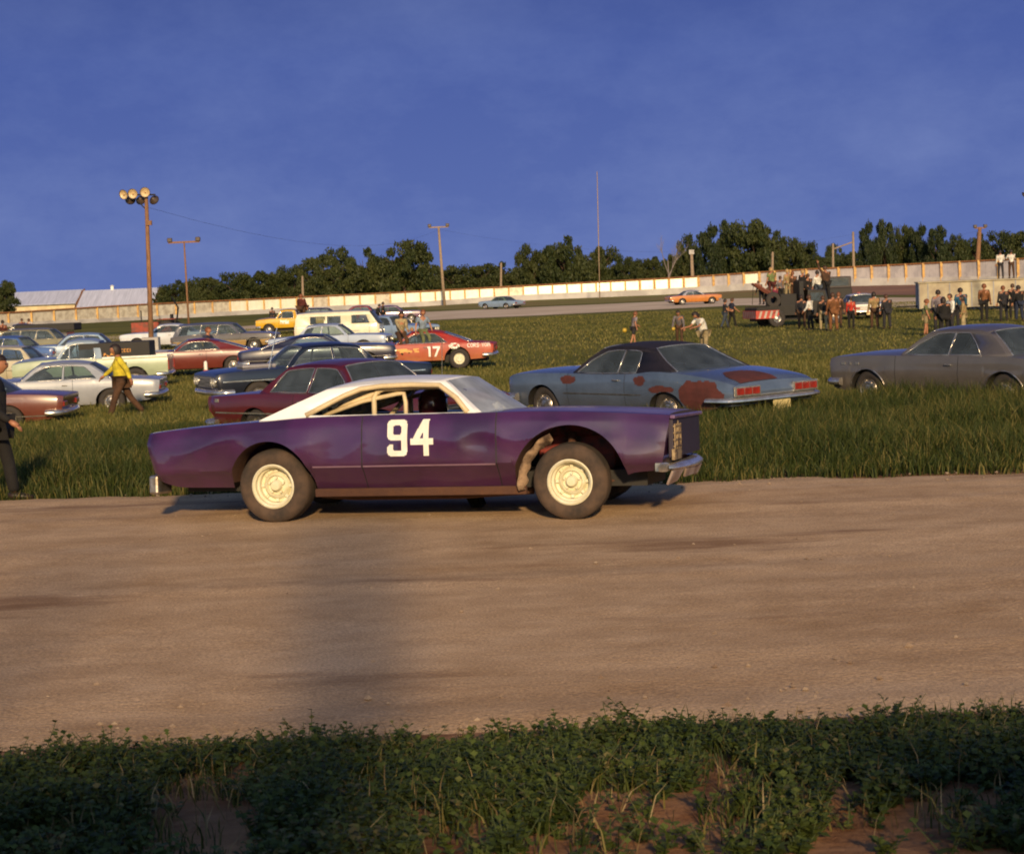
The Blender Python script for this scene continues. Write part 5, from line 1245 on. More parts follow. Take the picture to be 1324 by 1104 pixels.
for q in range(3): boxpart(gal, 'badge', tuple(BG.pt(2.08-.17*q, .80, 1, .008)), (.10 if q != 1 else .04, .012, .045), CHROME, .004)
for xx in (-1.51, 1.51):
    for s_ in (1, -1):
        pts = [BG.pt(xx+.41*math.cos(a), .33+.38*math.sin(a), s_, .006) for a in np.linspace(.15, math.pi-.15, 18)]
        MB().tube(pts, .013, 5).build('arch_trim', DULLCH, gal, smooth=True)

# maroon sedan right behind the race car
BM = spec(xr=-2.80, xf=2.45, dent=.003, tail=[(.35, -.28), (.5, -.16), (.62, -.04), (.78, .02), (.9, 0)], zs=[(-2.80, .86), (-2.3, .88), (-1.5, .92), (-.9, .925), (.2, .92), (1.0, .93), (1.8, .91), (2.30, .87), (2.45, .83)])
mar = gen_car('dark maroon four-door sedan parked right behind the purple race car', 468, 30.4, -42, (.085, .007, .009), 'sedan', B=BM, zoff=-.12, dust=.2, step=.08, splits=(-.30,), gap=.05, bumpz=(.48, .42),
    ws=[(.78, .91), (.54, 1.17), (.32, 1.35)], roof=[(.32, 1.35), (0, 1.385), (-.5, 1.385), (-.95, 1.345)], bl=[(-.95, 1.345), (-1.2, 1.16), (-1.48, .91)], xct=-.98, xcb=-1.20, lampz=.66)
boxpart(mar, 'side_badge', tuple(BM.pt(-2.50, .80, -1, .008)), (.09, .012, .06), CHROME, .004)
ant = MB().tube([(0, 0, 0), (.05, 0, .8)], .006, 5).build('antenna', CHROME, mar, loc=(1.1, .8, .92))

# dark blue sedan facing left
drk = gen_car('dark navy four-door sedan with bright grille facing left, behind maroon sedan', 402, 43.5, 205, (.008, .012, .024), 'sedan', zoff=.14, dust=.05, step=.09, mould=.70, bumpz=(.46, .48), lampz=.70)
boxpart(drk, 'hood_scoop', (1.35, .25, 1.0), (.8, .5, .07), mat('flat_grey', (.25, .24, .26), rough=.7), .02)
MB().tube([(0, 0, 0), (-.25, 0, .95)], .012, 5).build('antenna', CHROME, drk, loc=(1.25, .85, .9))
nav = gen_car('navy blue fastback coupe seen from the side, between dark sedan and white van', 417, 63, 4, (.015, .015, .038), 'fastback', zoff=.14, dust=.1, splits=(), mould=.55)
gen_car('silver blue sedan with shining windshield in front of the white van', 432, 82, -6, (.38, .44, .55), 'sedan', dust=.2, mould=.6)
wag = gen_car('long brown and tan station wagon with wood-coloured lower panels', 296, 94, -5, (.10, .085, .075), 'wagon', roofcol=(.10, .10, .115), dust=.2, mould=.62)
BW_ = CARB[wag.name]
for s_ in (1, -1):
    mb = MB(); xs_ = np.linspace(-2.6, 2.3, 90)
    for a, c in zip(xs_[:-1], xs_[1:]):
        if max(BW_.zb(a), BW_.zb(c)) < .56: mb.grid([[BW_.pt(x, z_, s_, .008) for z_ in np.linspace(max(BW_.zb(x), .32)+.01, .60, 4)] for x in (a, c)])
    mb.build('wood_panel', mat('wood_trim', (.34, .22, .07), rough=.6, col2=(.24, .14, .05), scale=3, stretch=(.4, 1, 9)), wag)
gen_car('dark red coupe with sloping roof facing left, behind the pickup tailgate', 252, 69, 184, (.14, .016, .011), 'fastback', hoodm=mat('pale_hood', (.5, .5, .52), rough=.4), dust=.25, splits=(), mould=0)  # whitish reflection on the hood painted as its colour
gen_car('silver blue two-door hardtop facing left behind the man in yellow', 76, 48.5, 184, (.31, .33, .37), 'hardtop', zoff=-.10, dust=.3, splits=(-.3,), step=.08, mould=0, blb=.86)
gen_car('red brown car cut off by the left edge, only its tail in frame', -64, 42, 182, (.13, .032, .020), 'hardtop', zoff=-.17, dust=.2, splits=(-.3,), mould=.42)
gen_car('cream car partly hidden at the left edge behind the silver hardtop', 2, 66, 176, (.5, .44, .30), 'sedan', dust=.3)
gen_car('olive station wagon at far left with a dark open tailgate', 62, 100, -4, (.20, .18, .10), 'wagon', dust=.4)
gen_car('light blue sedan hidden behind the black sign box', 103, 84, 185, (.25, .36, .50), 'sedan', dust=.2)
gen_car('blue car low at the left edge beneath the flatbed truck', 6, 84, 170, (.06, .12, .32), 'sedan', dust=.2)
gen_car('small white race car with a red spot, left of the station wagon', 218, 104, 176, (.6, .62, .66), 'hardtop', dust=.1, splits=(), mould=0)
rc = bpy.data.objects.get('parked_car')
gen_car('pale blue sedan facing the camera just right of the white van', 508, 98, -38, (.26, .36, .52), 'sedan', dust=.15, mould=0)
gen_car('red sedan far away by the track, above the white van', 463, 160, 178, (.25, .03, .03), 'sedan', dust=.2, detail=0, mould=0)
gen_car('purple grey sedan far away by the track with men leaning on it', 508, 152, 4, (.16, .09, .16), 'sedan', dust=.2, detail=0, mould=0)
gen_car('black car with raised boom beside it, far away above the white van', 421, 150, 4, (.02, .02, .035), 'wagon', dust=.1, detail=0, mould=0)
org = gen_car('orange two-door hardtop driving on the far race track', 898, 181, 12, (.48, .17, .03), 'hardtop', roofcol=(.33, .33, .38), dust=.15, detail=0, mould=0, name='race_track_car')
blc = gen_car('light blue convertible driving away on the far race track', 648, 205, 140, (.20, .28, .40), 'hardtop', dust=.1, detail=0, mould=0, name='race_track_car', roofcol=(.10, .16, .10))
wht = gen_car('white sedan seen from behind with people standing around it', 1111, 106, 91, (.62, .60, .56), 'sedan', dust=.15, plate=PLATEY, mould=0)
boxpart(wht, 'roof_light', (.0, 0, 1.47), (.14, .2, .12), TAILR, .02)

# red race car 17 facing left
BR = spec(xr=-2.70, xf=2.35, dent=.012, seed=4, sill=[(-2.7, .46), (-2.4, .36), (-1.5, .33), (1.5, .33), (2.35, .4)], arches=[(-1.45, .46, .34, .46), (1.45, .46, .34, .44)])
RED17 = mat('orange_red_paint', (.36, .028, .012), rough=.4, col2=(.28, .022, .012), scale=2, dust=((.42, .20, .08), .3, .85, .65, .0))
r17 = gen_car('battered orange red race car number 17 with two people sitting on it', 543, 66, 176, RED17, 'hardtop', B=BR, dust=0, step=.08, splits=(), mould=0, noinside=True, wheelr=.36, hubs='flat', rimm=RIMY, name='race_car', cat='race car', front=True,
    ws=[(.70, .92), (.42, 1.14), (.18, 1.31)], roof=[(.18, 1.31), (-.2, 1.34), (-.6, 1.33), (-.95, 1.26)], bl=[(-.95, 1.26), (-1.4, 1.10), (-1.85, .92)], xct=-.7, xcb=-1.1, blb=.7)
p17 = lambda x0, z0_: (lambda u, v: BR.pt(x0-u, z0_+v, 1, .006))
mask_mesh(r17, 'number', p17(-.40, .47), .14, .37, one, WHITEP, .015); mask_mesh(r17, 'number', p17(-.60, .47), .26, .37, seven, WHITEP, .015)
lettering(r17, 'CORS', p17(-1.82, .75), .14, WHITEP, cw=.017); lettering(r17, 'YOA', p17(-2.32, .76), .13, WHITEP, cw=.0155)
mask_mesh(r17, 'sponsor_decal', p17(-1.16, .72), .38, .2, lambda u, v: abs(noise.noise(Vector((u*9, v*14, 2)))) > .12 and (u-.19)**2/.036+(v-.1)**2/.01 < 1, WHITEP, .02)
mask_mesh(r17, 'sponsor_decal', p17(.85, .62), .95, .18, lambda u, v: noise.noise(Vector((u*5, v*9, 5))) > -.1 and .02 < v < .16, mat('faded_orange_decal', (.70, .36, .10), rough=.6), .02)

# ------------------------------------------------------------------ pickup, van, trucks
def truck(label, px, D, hdeg, col, top=None, bed=True, zoff=0, name='pickup_truck', cat='pickup truck', grp=None, lowcol=None, beddark=False):
    x = (px-PW/2)/F*D; y = D
    for _ in range(3):
        q = proj((x, y, tzf(x, y))); x += (px-q[0])/F*q[2]; y += D-q[2]
    root = empty(name, (x, y, tzf(x, y)+zoff), R(hdeg)); tag(root, label, cat, grp)
    pm = paint('truck_'+'_'.join(str(int(c*100)) for c in col), col, .3)
    B = Body(xr=-2.55, xf=2.35, z0=.42, zs=[(-2.55, 1.08), (.1, 1.08), (1.0, 1.10), (2.0, 1.05), (2.35, 1.0)], zc=[(-2.55, 1.09), (.9, 1.12), (1.4, 1.17), (2.2, 1.10), (2.35, 1.02)],
        w=[(-2.55, .93), (0, .95), (1.5, .95), (2.2, .93), (2.35, .90)], sill=[(-2.55, .55), (-2.3, .50), (1.5, .46), (2.35, .5)], arches=[(-1.5, .42, .38, .42), (1.45, .42, .38, .42)],
        cabin=(-2.45, .95), doors=[(-.30, .75)], chz=.62)
    tm = top and paint('trucktop_'+'_'.join(str(int(c*100)) for c in top), top, .05)
    B.build(root, pm, step=.12, nS=9, hoodm=tm)
    ws = [(.95, 1.09), (.78, 1.38), (.62, 1.62)]; roof = [(.62, 1.62), (.3, 1.67), (-.1, 1.66), (-.36, 1.60)]; bl = [(-.36, 1.60), (-.44, 1.35), (-.48, 1.08)]
    canopy(root, B, ws, roof, bl, .66, tm or pm, windows=side_windows(ws, roof, B.zs, -.20, -.26, (.55,), drop=.10, gap=.03), blb=.8, bulge=(.14, .05, -.02, -.03), wk=.96)
    boxpart(root, 'bed_front', (-.52, 0, .85), (.05, 1.78, .5), pm); boxpart(root, 'bed_floor', (-1.5, 0, .66), (1.95, 1.78, .05), BLACK)
    for s_ in (1, -1):
        boxpart(root, 'bed_rail', (-1.52, s_*.90, 1.09), (2.05, .12, .07), WHITEP if top else pm, .012)
        boxpart(root, 'taillight', (-2.565, s_*.82, .80), (.05, .13, .30), TAILR, .01); headlight(root, 2.37, s_*.68, .86, .09)
        for xx in (-1.5, 1.45): wheel(root, xx, s_, .93, .37, .2, .2, 'cap', rimm=DULLCH)
    boxpart(root, 'bench_seat', (-.05, 0, .95), (.5, 1.4, .5), SEAT, .05); steering(root, .50, .38, 1.13)
    bumper(root, B, 1, .55, .16, .10); bumper(root, B, -1, .52, .14, .10)
    boxpart(root, 'grille', (2.365, 0, .84), (.03, 1.0, .22), DULLCH)
    return root, B
pk, PB = truck('pale green pickup truck with light blue cab carrying a black lettered box', 120, 60, 184, (.36, .42, .28), (.30, .38, .46))
bx = empty('sign_box', pk.matrix_basis @ Vector((-.86, 0, 0)), R(184)); bx.location.z = pk.location.z+.69; tag(bx, 'long black box with orange lettering standing in the pickup bed', 'box')
MB().box((-.0, 0, .44), (2.25, 1.5, .88)).build('case', BLACK, bx, bevel=.02)
OL = mat('orange_lettering', (.55, .24, .04), rough=.6)
mask_mesh(bx, 'lettering', lambda u, v: Vector((.34-u, .756, .40+v)), .34, .16, lambda u, v: abs((v-.08)-.05*math.sin(u*30)) < .028+.02*math.sin(u*55), OL, .012)
mask_mesh(bx, 'lettering', lambda u, v: Vector((-.10-u, .756, .56+v)), .42, .11, lambda u, v: (u % .10) < .075 and (v < .03 or v > .08 or (u % .10) < .03), OL, .012)
mask_mesh(bx, 'lettering', lambda u, v: Vector((-.10-u, .756, .30+v)), .40, .11, lambda u, v: (u % .10) < .075 and (v < .03 or .045 < v < .07 or (u % .10) < .03), OL, .012)
yt, YB_ = truck('yellow pickup truck facing left with a man standing in its bed', 378, 128, 178, (.62, .36, .02))
mask_mesh(yt, 'door_sign', lambda u, v: YB_.pt(.65-u, .72+v, 1, .006), .6, .3, lambda u, v: noise.noise(Vector((u*9, v*9, 1))) > -.15, WHITEP, .03)
fl, FB = truck('dark flatbed truck with people on it at the far left', 36, 108, 180, (.05, .045, .04))
MB().box((-1.3, 0, 1.42), (3.4, 1.9, .42)).build('flatbed_load', BLACK, fl, bevel=.04)

def van():
    D = 93; x = (441-PW/2)/F*D; y = D
    for _ in range(3):
        q = proj((x, y, tzf(x, y))); x += (441-q[0])/F*q[2]; y += D-q[2]
    root = empty('van', (x, y, tzf(x, y)), R(-4)); tag(root, 'white forward-control van with dark side windows, facing right', 'van')
    B = Body(xr=-2.15, xf=2.10, z0=.32, zs=[(-2.15, 1.18), (2.0, 1.18), (2.10, 1.12)], zc=[(-2.15, 1.2), (1.9, 1.22), (2.10, 1.14)], w=[(-2.15, .86), (-2.0, .92), (1.6, .92), (2.0, .88), (2.1, .80)],
        sill=[(-2.15, .42), (2.1, .42)], arches=[(-1.25, .38, .33, .36), (1.10, .38, .33, .36)], cabin=(-2.1, 1.95), doors=[(.55, 1.6)], chz=.6)
    VW = paint('van_white', (.74, .70, .52), .25); B.build(root, VW, step=.12, nS=9)
    ws = [(2.02, 1.17), (1.80, 1.50), (1.62, 1.76)]; roof = [(1.62, 1.76), (1.2, 1.80), (-1.0, 1.80), (-1.98, 1.76)]; bl = [(-1.98, 1.76), (-2.08, 1.5), (-2.12, 1.17)]
    w1 = [(.72, 1.22), (1.62, 1.22), (1.45, 1.62), (.72, 1.62)]; w2 = [(-.5, 1.24), (.18, 1.24), (.18, 1.60), (-.5, 1.60)]; w3 = [(-1.35, 1.24), (-.66, 1.24), (-.66, 1.60), (-1.35, 1.60)]
    canopy(root, B, ws, roof, bl, .78, VW, windows=[w1, w2, w3], bulge=(.10, .05, -.01, -.02), wk=.98, blb=.6, trim=BLACK)
    for s_ in (1, -1):
        headlight(root, 2.12, s_*.55, .82, .09)
        for xx in (-1.25, 1.10): wheel(root, xx, s_, .90, .33, .18, .18, 'cap')
        MB().grid([[B.pt(x, 1.08+d_, s_, .008) for d_ in (-.015, .015)] for x in np.linspace(-2.0, 1.95, 20)]).build('side_moulding', DULLCH, root)
        boxpart(root, 'taillight', (-2.17, s_*.75, .85), (.04, .12, .2), TAILR)
    for xx in (.9, -.6): boxpart(root, 'seat', (xx, 0, .95), (.5, 1.3, .6), SEAT, .05)
    steering(root, 1.3, .38, 1.2); bumper(root, B, 1, .46, .16, .10); bumper(root, B, -1, .46, .16, .10)
    boxpart(root, 'grille', (2.12, 0, .80), (.03, .6, .14), DULLCH)
    mask_mesh(root, 'door_lettering', lambda u, v: B.pt(.65+u, .80+v, -1, .006), .5, .1, lambda u, v: (u % .08) < .05 and abs(v-.05) < .035, mat('grey_lettering', (.35, .33, .3)), .02)
van()

def wrecker():
    D = 98; x = (1020-PW/2)/F*D; y = D
    for _ in range(3):
        q = proj((x, y, tzf(x, y))); x += (1020-q[0])/F*q[2]; y += D-q[2]
    root = empty('tow_truck', (x, y, tzf(x, y)), R(12)); tag(root, 'dark tow truck with a red and white striped rear, crowded with people', 'tow truck')
    DK = paint('wrecker_dark', (.022, .017, .012), .2); CLST = mat('dirty_white', (.42, .36, .30), rough=.7)
    # cab to the right, work deck behind it
    MB().prism([(.7, .5), (2.9, .5), (2.9, 1.15), (1.9, 1.25), (1.75, 1.85), (.75, 1.9)], -.95, .95).build('cab', DK, root, bevel=.05)
    for s_ in (1, -1):
        MB().box((1.25, s_*.955, 1.5), (.7, .02, .42)).build('side_window', GLASS, root)
        for xx, r_ in ((2.2, .42), (-1.0, .45)): wheel(root, xx, s_, 1.02, r_, .26, .2, 'cap')
        MB().box((-.75, s_*.95, .85), (2.6, .08, .5)).build('side_board', DK, root)
    MB().box((-.75, 0, .95), (2.7, 1.85, .12)).build('deck', BLACK, root)
    MB().box((.3, 0, .45), (4.6, .9, .25)).build('chassis', BLACK, root)
    sb = MB().box((-2.12, 0, .68), (.12, 2.1, .42)).build('striped_board', mat('stripe_red', (.42, .05, .03), rough=.6), root)
    MB().box((-1.5, -1.0, .68), (1.2, .06, .42)).build('side_rail', mat('stripe_red', (.42, .05, .03)), root)
    for k in range(7):
        y0 = -1.0+k*.29; MB().add([(-2.185, y0, .50), (-2.185, y0+.12, .50), (-2.185, y0+.24, .86), (-2.185, y0+.12, .86)], [(0, 1, 2, 3)]).build('stripe', CLST, sb)
    for k in range(4):
        x0 = -2.05+k*.29; MB().add([(x0, -1.035, .50), (x0+.12, -1.035, .50), (x0+.24, -1.035, .86), (x0+.12, -1.035, .86)], [(0, 1, 2, 3)]).build('stripe', CLST, bpy.data.objects['side_rail'])
    for s_ in (1, -1):
        MB().tube([(.2, s_*.5, 1.0), (-1.9, s_*.22, 2.3)], .07, 6).build('boom', mat('boom_red', (.16, .05, .03), rough=.6), root)
        MB().tube([(-.9, s_*.6, 1.0), (-.75, s_*.40, 1.75)], .05, 6).build('boom_strut', BLACK, root)
    MB().lathe([(.16, -.35), (.16, .35)], (-.2, 0, 1.2), 'Y', 12).build('winch', BLACK, root, smooth=True)
    MB().box((-.2, .1, 1.35), (.9, 1.5, .7)).build('tool_box', BLACK, root, bevel=.04)
    MB().box((.45, 0, 1.7), (.25, 1.7, 1.3)).build('headboard', BLACK, root, bevel=.03)
    for q in (.0,): MB().lathe([(.18, -.1), (.38, -.1), (.42, 0), (.38, .1), (.18, .1)], (-1.1+q, -.75, 1.42), 'Y', 18).build('spare_tyre', RUBBER, root, smooth=True, angle=40)
    MB().tube([(-1.9, 0, 2.3), (-2.0, 0, 1.2)], .015, 4).build('cable', BLACK, root)
    return root
wk_ = wrecker()
def jeep():
    D = 122; x = (1082-PW/2)/F*D; y = D
    for _ in range(3):
        q = proj((x, y, tzf(x, y))); x += (1082-q[0])/F*q[2]; y += D-q[2]
    root = empty('jeep', (x, y, tzf(x, y)+.3), R(88)); tag(root, 'dark boxy jeep behind the crowd, left of the white sedan', 'jeep')
    MB().box((0, 0, 1.0), (3.2, 1.6, .7)).build('body', BLACK, root, bevel=.05)
    MB().box((-.4, 0, 1.72), (2.2, 1.55, .75)).build('hard_top', mat('dark_top', (.04, .03, .03)), root, bevel=.06)
    MB().box((-1.51, 0, 1.75), (.03, 1.2, .5)).build('rear_window', GLASS, root)
    for s_ in (1, -1):
        for xx in (-1.1, 1.1): wheel(root, xx, s_, .85, .38, .2, .2, 'cap')
jeep()
def box_trailer():
    a = G(1190, 405); b_ = Vector((a.x+7.5, a.y-1.0, a.z)); D = a.y
    d = (b_-a); hd = math.atan2(d.y, d.x); root = empty('box_trailer', (a.x, a.y, a.z), hd); tag(root, 'low cream trailer with grey end at the right, two men standing on its roof', 'trailer')
    CR = mat('trailer_cream', (.40, .35, .23), rough=.6, col2=(.27, .22, .15), scale=1.2); GY = mat('trailer_grey', (.26, .27, .30), rough=.6, col2=(.20, .2, .22), scale=1)
    MB().box((3.75, 1.4, 1.02), (7.5, 2.4, 1.55)).build('side_wall', CR, root, bevel=.02)
    MB().box((-.02, 1.4, 1.02), (.04, 2.38, 1.53)).build('end_wall', GY, root)
    MB().box((3.75, 1.4, 1.84), (7.7, 2.6, .08)).build('roof', CR, root, bevel=.02)
    for k in range(6): MB().box((.5+k*1.3, .185, 1.02), (.06, .03, 1.5)).build('rib', GY, root)
    for xx in (2.2, 5.6):
        for yy in (.35, 2.45): MB().lathe([(0, 0), (.2, 0), (.3, .02), (.33, .06), (.33, .2), (.2, .22), (0, .22)], (xx, yy-.1, .33), 'Y', 20).build('wheel', RUBBER, root, smooth=True, angle=40)
    MB().box((3.75, 1.4, .26), (6.8, 1.6, .14)).build('skirt', BLACK, root); MB().tube([(0, 1.4, .4), (-1.3, 1.4, .4)], .05, 6).build('tow_bar', BLACK, root)
    return root
bt_ = box_trailer()
def tractor():
    D = 118; x = (203-PW/2)/F*D; y = D
    for _ in range(3):
        q = proj((x, y, tzf(x, y))); x += (203-q[0])/F*q[2]; y += D-q[2]
    root = empty('tractor', (x, y, tzf(x, y)), R(175)); tag(root, 'rusty red tractor half hidden behind the floodlight pole', 'tractor')
    RR = mat('tractor_red', (.30, .05, .025), rough=.7, col2=(.16, .05, .03), scale=4)
    MB().box((.6, 0, 1.0), (1.9, .6, .7)).box((-.7, 0, .85), (1.0, .8, .5)).build('body', RR, root, bevel=.06)
    for s_ in (1, -1):
        wheel(root, -.9, s_, .95, .70, .35, .40, 'cap', rimm=RR); wheel(root, 1.2, s_, .75, .38, .2, .2, 'cap', rimm=RR)
        MB().box((-.9, s_*.78, 1.5), (1.2, .4, .06)).build('fender', RR, root, bevel=.02)
    MB().box((-.8, 0, 1.35), (.5, .5, .12)).box((-1.05, 0, 1.6), (.1, .5, .4)).build('seat', BLACK, root); steering(root, -.3, 0, 1.55)
    MB().tube([(.9, .1, 1.3), (.9, .1, 2.1)], .04, 6).build('exhaust', BLACK, root); MB().tube([(-1.3, 0, .9), (-1.5, 0, 2.2), (-1.1, 0, 2.9)], .06, 5).build('mast', BLACK, root)
tractor()
mp_ = G(267, 494); mk = empty('marker_post', (mp_.x, mp_.y, mp_.z)); tag(mk, 'short red marker post with a white top in the grass', 'post')
MB().tube([(0, 0, 0), (0, 0, .42)], .09, 10).build('post', mat('marker_red', (.42, .05, .03)), mk, smooth=True, angle=40); MB().tube([(0, 0, .42), (0, 0, .68), (0, 0, .72)], [.065, .06, .02], 10).build('cap', WHITEP, mk, smooth=True, angle=40)
# ------------------------------------------------------------------ people, placed
def gp(px, D):
    x = (px-PW/2)/F*D; y = D
    for _ in range(3):
        q = proj((x, y, tzf(x, y))); x += (px-q[0])/F*q[2]; y += D-q[2]
    return (x, y)
a = G(2, 652); person('man in black at the left edge walking in, one hand held forward', (a.x-.05, a.y), R(0), 1.74, 'black', 'black', 'dark', lean=4, armR=(5, 8, 45), armL=(-10, 6, 20), legL=(14, 8), legR=(-12, 14), detail=1, z=-.02, fat=1.3)
person('young man in a yellow jacket and brown trousers walking left through the grass', gp(160, 43.5), R(192), 1.78, 'yellow', 'brown', 'dark', lean=4, armL=(-30, 26, 14), armR=(28, 26, 18), legL=(20, 6), legR=(-20, 14), detail=1, hairlong=.5, fat=1.32)
person('man in navy shirt and black trousers beside the dark red coupe', gp(271, 69.5), R(-20), 1.74, 'navy', 'black', 'red', sleeves='long', armL=(30, 15, 20), armR=(10, 5, 30), fat=1.25)
hx = Matrix.LocRotScale(race.location, race.rotation_euler, None)
dp = hx @ Vector((-.29, .33, .47))
drv = person('driver in a dark helmet sitting at the wheel of the purple race car', (dp.x, dp.y), race.rotation_euler.z, 1.74, 'maroon', 'black', 'dark', sit=True, legL=(80, 60), legR=(80, 55), armL=(50, 10, 25), armR=(50, 10, 25), lean=8, z=dp.z-.05, detail=1)
hz_ = .56*math.cos(R(8))+.115
HEL = mat('helmet_dark_red', (.14, .025, .035), rough=.2, coat=1, col2=(.05, .012, .02))  # black helmet with its reddish reflection painted into the colour
hm = MB().lathe([(0, .165), (.06, .155), (.12, .115), (.148, .05), (.152, -.02), (.145, -.09), (.13, -.12), (.12, -.12)], (.11, 0, hz_), 'Z', 24).build('helmet', HEL, drv, smooth=True); hm.location = (0, 0, 0)
hm2 = MB().grid([[Vector((.11+.165*math.cos(a_), .165*math.sin(a_), hz_+z_)) for z_ in (.055, .075)] for a_ in np.linspace(-1.3, 1.3, 12)]).build('helmet_peak', HEL, drv, solid=.01)
# two people sitting on the red race car
rx_ = Matrix.LocRotScale(r17.location, r17.rotation_euler, None)
q1 = rx_ @ Vector((.56, .50, 1.33)); q2 = rx_ @ Vector((-.22, .50, 1.40))
person('person in cream sweater sitting on the red race car roof, hands between knees', (q1.x, q1.y), R(-72), 1.72, 'cream', 'brown', 'dark', sit=True, legL=(62, 62), legR=(58, 60), armL=(38, -8, 25), armR=(38, -8, 25), lean=12, head=8, z=q1.z, hairlong=.4)
person('boy in pale blue T-shirt sitting on the red race car roof, arms at his sides', (q2.x, q2.y), R(-66), 1.6, 'blue', 'olive', 'red', sleeves='short', sit=True, legL=(60, 58), legR=(55, 70), armL=(8, 22, 8), armR=(4, 22, 8), lean=4, head=10, z=q2.z)
# three in the middle of the field
person('boy in lilac shirt and dark shorts holding a yellow ball', gp(820, 79), R(20), 1.48, 'lilac', 'dark', 'red', sleeves='short', shorts=True, armL=(20, 15, 40), armR=(-18, 20, 30), lean=8, legL=(10, 6), legR=(-14, 6))
BALL = mat('ball_yellow', (.45, .30, .03), rough=.5)
def ball(label, px, D, zz, r=.13):
    x, y = gp(px, D); c = (x, y-.15, tzf(x, y)+zz); vs = MB().lathe([(r*math.sin(t), -r*math.cos(t)) for t in np.linspace(0, math.pi, 12)], (0, 0, 0), 'Z', 18)
    o = vs.build('ball', BALL, None, smooth=True, loc=c); tag(o, label, 'ball')
ball('yellow ball in the hand of the boy in lilac', 808, 79, .70, .10); ball('small yellow bag held by the bending boy', 871, 77.5, .72, .08)
person('boy in grey shirt and dark trousers bending forward in the field', gp(879, 78), R(-100), 1.58, 'grey', 'brown', 'dark', lean=32, head=-5, armL=(10, 10, 10), armR=(0, 14, 30), legL=(30, 35), legR=(-10, 10))
person('young man in white T-shirt bending down behind the blue hardtop', gp(911, 66), R(215), 1.70, 'white', 'khaki', 'dark', sleeves='short', lean=22, head=18, armL=(40, 5, 40), armR=(40, 5, 40), hairlong=.6, fat=1.25)
person('boy in dark green shirt and jeans walking, left of a pair', gp(938, 98), R(10), 1.58, 'dark', 'jeans', 'dark', sleeves='short', armL=(25, 12, 60), armR=(10, 8, 60), legL=(16, 4), legR=(-16, 8))
person('boy in navy shirt and black trousers walking, right of a pair', gp(947, 99), R(15), 1.60, 'navy', 'black', 'brown', sleeves='short', armL=(-25, 12, 20), armR=(20, 10, 30), legL=(-14, 6), legR=(14, 4))
# crowd by the white sedan
GC = None
person('man in white shirt and black trousers standing at the tow truck', gp(1048, 90), R(150), 1.70, 'white', 'black', 'brown', fat=1.1, armL=(10, 10, 30))
person('person in black jacket and pale trousers seen from behind', gp(1065, 88), R(95), 1.66, 'black', 'cream', 'brown', fat=1.2)
person('tall person all in rust brown beside the white sedan', gp(1078, 87), R(100), 1.80, 'rust', 'rust', 'brown', fat=1.3)
person('man in brown coat partly hidden behind the person in rust', gp(1085, 92), R(60), 1.74, 'brown', 'brown', 'red')
person('person in bright red shirt and black trousers in front of the white sedan', gp(1101, 89), R(80), 1.55, 'red', 'black', 'dark')
person('man in tan sweater and brown trousers right of the white sedan', gp(1131, 88), R(95), 1.74, 'tan', 'brown', 'dark', fat=1.15, hairlong=.4)
person('man in long dark coat right of the man in tan', gp(1147, 87), R(110), 1.62, 'dark', 'dark', 'brown', fat=1.3)
# people on the tow truck
wz = Matrix.LocRotScale(wk_.location, wk_.rotation_euler, None)
def on_truck(label, px, ytop, h, **k):
    D = 98; t = at(px, ytop, D); return person(label, (t.x, t.y), R(k.pop('hd', 120)), h, z=t.z-h, **k)
on_truck('person in light green shirt standing high on the tow truck', 997, 346, 1.7, shirt='green', pants='maroon', hair='blond', sleeves='short', fat=1.25)
on_truck('person in magenta top sitting low on the tow truck', 1003, 367, 1.45, shirt='magenta', pants='black', hair='dark')
on_truck('person in blue grey top on the tow truck behind the boom', 1009, 357, 1.5, shirt='grey', pants='black', hair='brown')
on_truck('blond person in tan top in the middle of the tow truck', 1018, 348, 1.7, shirt='tan', pants='khaki', hair='blond')
on_truck('person in brown shirt on the tow truck next to the blond one', 1025, 351, 1.6, shirt='brown', pants='brown', hair='red')
on_truck('person in black with blond hair standing on the tow truck', 1038, 349, 1.7, shirt='black', pants='black', hair='blond', fat=1.25)
on_truck('shorter person in black beside the blond-haired one on the tow truck', 1045, 354, 1.6, shirt='black', pants='dark', hair='brown')
on_truck('person in white shirt standing on the tow truck bed', 1057, 350, 1.7, shirt='white', pants='jeans', hair='dark', fat=1.25)
on_truck('tallest person on the tow truck, in dark brown with an arm up', 1067, 344, 1.85, shirt='brown', pants='black', hair='brown', armL=(150, 10, 20), fat=1.25)
on_truck('person crouching in dark clothes at the back of the tow truck', 984, 362, 1.3, shirt='dark', pants='dark', hair='brown', lean=25)
on_truck('person in a pale cap low on the side of the tow truck', 1028, 378, 1.2, shirt='dark', pants='black', hair='blond')
on_truck('dark crouching person low beside the tow truck cab', 1037, 378, 1.3, shirt='black', pants='black', hair='dark', fat=1.3)
on_truck('person in dark brown leaning on the tow truck headboard', 1031, 362, 1.5, shirt='brown', pants='dark', hair='dark', fat=1.2)
on_truck('person in black low at the back of the tow truck, under the boom', 993, 372, 1.3, shirt='black', pants='dark', hair='brown', fat=1.3)
person('man in dark jacket standing against the tow truck, left of the white-shirted man', gp(1037, 92), R(80), 1.68, 'dark', 'brown', 'dark', fat=1.3)
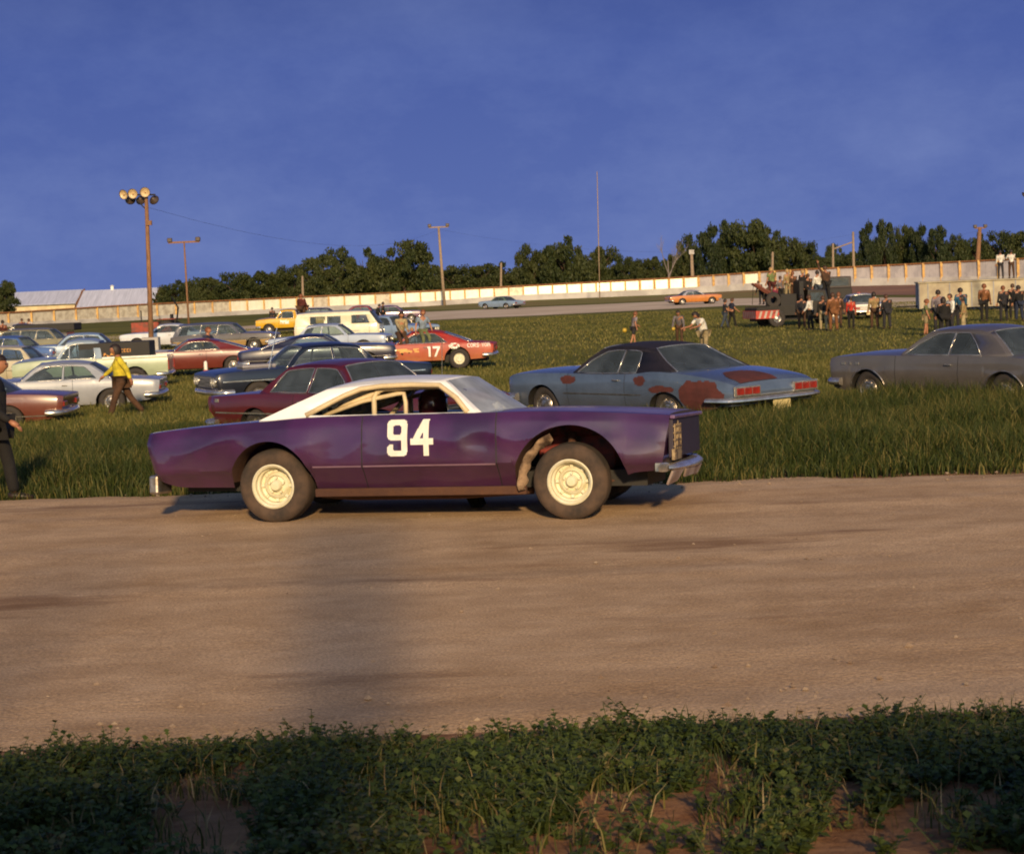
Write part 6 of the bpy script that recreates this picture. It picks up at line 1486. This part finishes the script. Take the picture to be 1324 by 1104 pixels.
# right cluster
person('boy in olive shirt and khaki shorts at the left of the right group', gp(1198, 77), R(-10), 1.52, 'olive', 'khaki', 'red', sleeves='short', shorts=True, fat=1.25)
person('man in pale striped shirt with his back turned, right group', gp(1214, 82), R(80), 1.80, 'lilac', 'dark', 'dark', fat=1.25)
person('large person in black with long hair at the front of the right group', gp(1221, 76), R(95), 1.58, 'black', 'black', 'dark', fat=1.55, hairlong=1)
person('man in white shirt in the middle of the right group', gp(1230, 79), R(200), 1.66, 'white', 'dark', 'brown', fat=1.25)
person('man in teal shirt at the back of the right group', gp(1243, 84), R(100), 1.82, 'teal', 'dark', 'dark', fat=1.25)
person('person in tan sweater and cream trousers, right side of the right group', gp(1246, 76), R(170), 1.62, 'tan', 'cream', 'dark', fat=1.15, hairlong=.6)
person('person in dark clothes with a bright rust scarf by the grey trailer end', gp(1273, 92), R(60), 1.86, 'rust', 'black', 'red', fat=1.2)
person('man in blue grey coveralls standing before the cream trailer', gp(1298, 91), R(100), 1.74, 'dark', 'dark', 'red', fat=1.2)
person('man in black between two others before the cream trailer', gp(1310, 94), R(80), 1.78, 'black', 'black', 'brown')
person('man in black at the right edge before the cream trailer', gp(1318, 90), R(110), 1.74, 'black', 'navy', 'dark', fat=1.3)
def on_roof(label, px, **k):
    t = bt_.matrix_basis @ Vector((1, 0, 0)); D = bt_.location.y+.9; x = (px-PW/2)/F*D
    for _ in range(3):
        q = proj((x, D, bt_.location.z+1.88)); x += (px-q[0])/F*q[2]
    return person(label, (x, D), R(k.pop('hd', 90)), 1.74, z=bt_.location.z+1.88, **k)
on_roof('man in white shirt and dark trousers, left of two on the trailer roof', 1294, shirt='white', pants='dark', hair='dark', armR=(20, 10, 70))
on_roof('man in white shirt and brown trousers, right of two on the trailer roof', 1308, shirt='white', pants='brown', hair='dark', armR=(40, 15, 70), armL=(40, 15, 70))
# far left and middle distance
p_ = gp(387, 130); person('man in dark maroon standing in the bed of the yellow pickup', (p_[0]+.3, p_[1]), R(60), 1.95, 'maroon', 'brown', 'red', z=tzf(*p_)+.75, lean=-8, fat=1.6)
p_ = gp(353, 150); person('distant figure in dark clothes standing near the fence left of the yellow pickup', p_, R(90), 1.7, 'dark', 'dark', 'dark')
person('left one of two dark figures leaning on the far purple grey car', gp(488, 146), R(20), 1.65, 'black', 'black', 'dark', lean=15, fat=1.2)
person('right one of two dark figures leaning on the far purple grey car', gp(496, 145), R(20), 1.8, 'black', 'black', 'dark')
person('small child in light blue behind the two people on the red race car', gp(534, 72), R(-60), 1.35, 'blue', 'jeans', 'blond')
def on_flat(label, px, D, ytop, h, **k):
    t = at(px, ytop, D); return person(label, (t.x, t.y), R(100), h, z=t.z-h, **k)
on_flat('person in dark red sitting on the dark flatbed truck', 28, 108, 412, 1.3, shirt='maroon', pants='black', hair='brown')
on_flat('person in white shirt standing on the dark flatbed truck', 37, 108, 412, 1.4, shirt='white', pants='black', hair='brown')
on_flat('dark figure at the very left edge of the car park', 3, 100, 414, 1.6, shirt='maroon', pants='black', hair='dark')
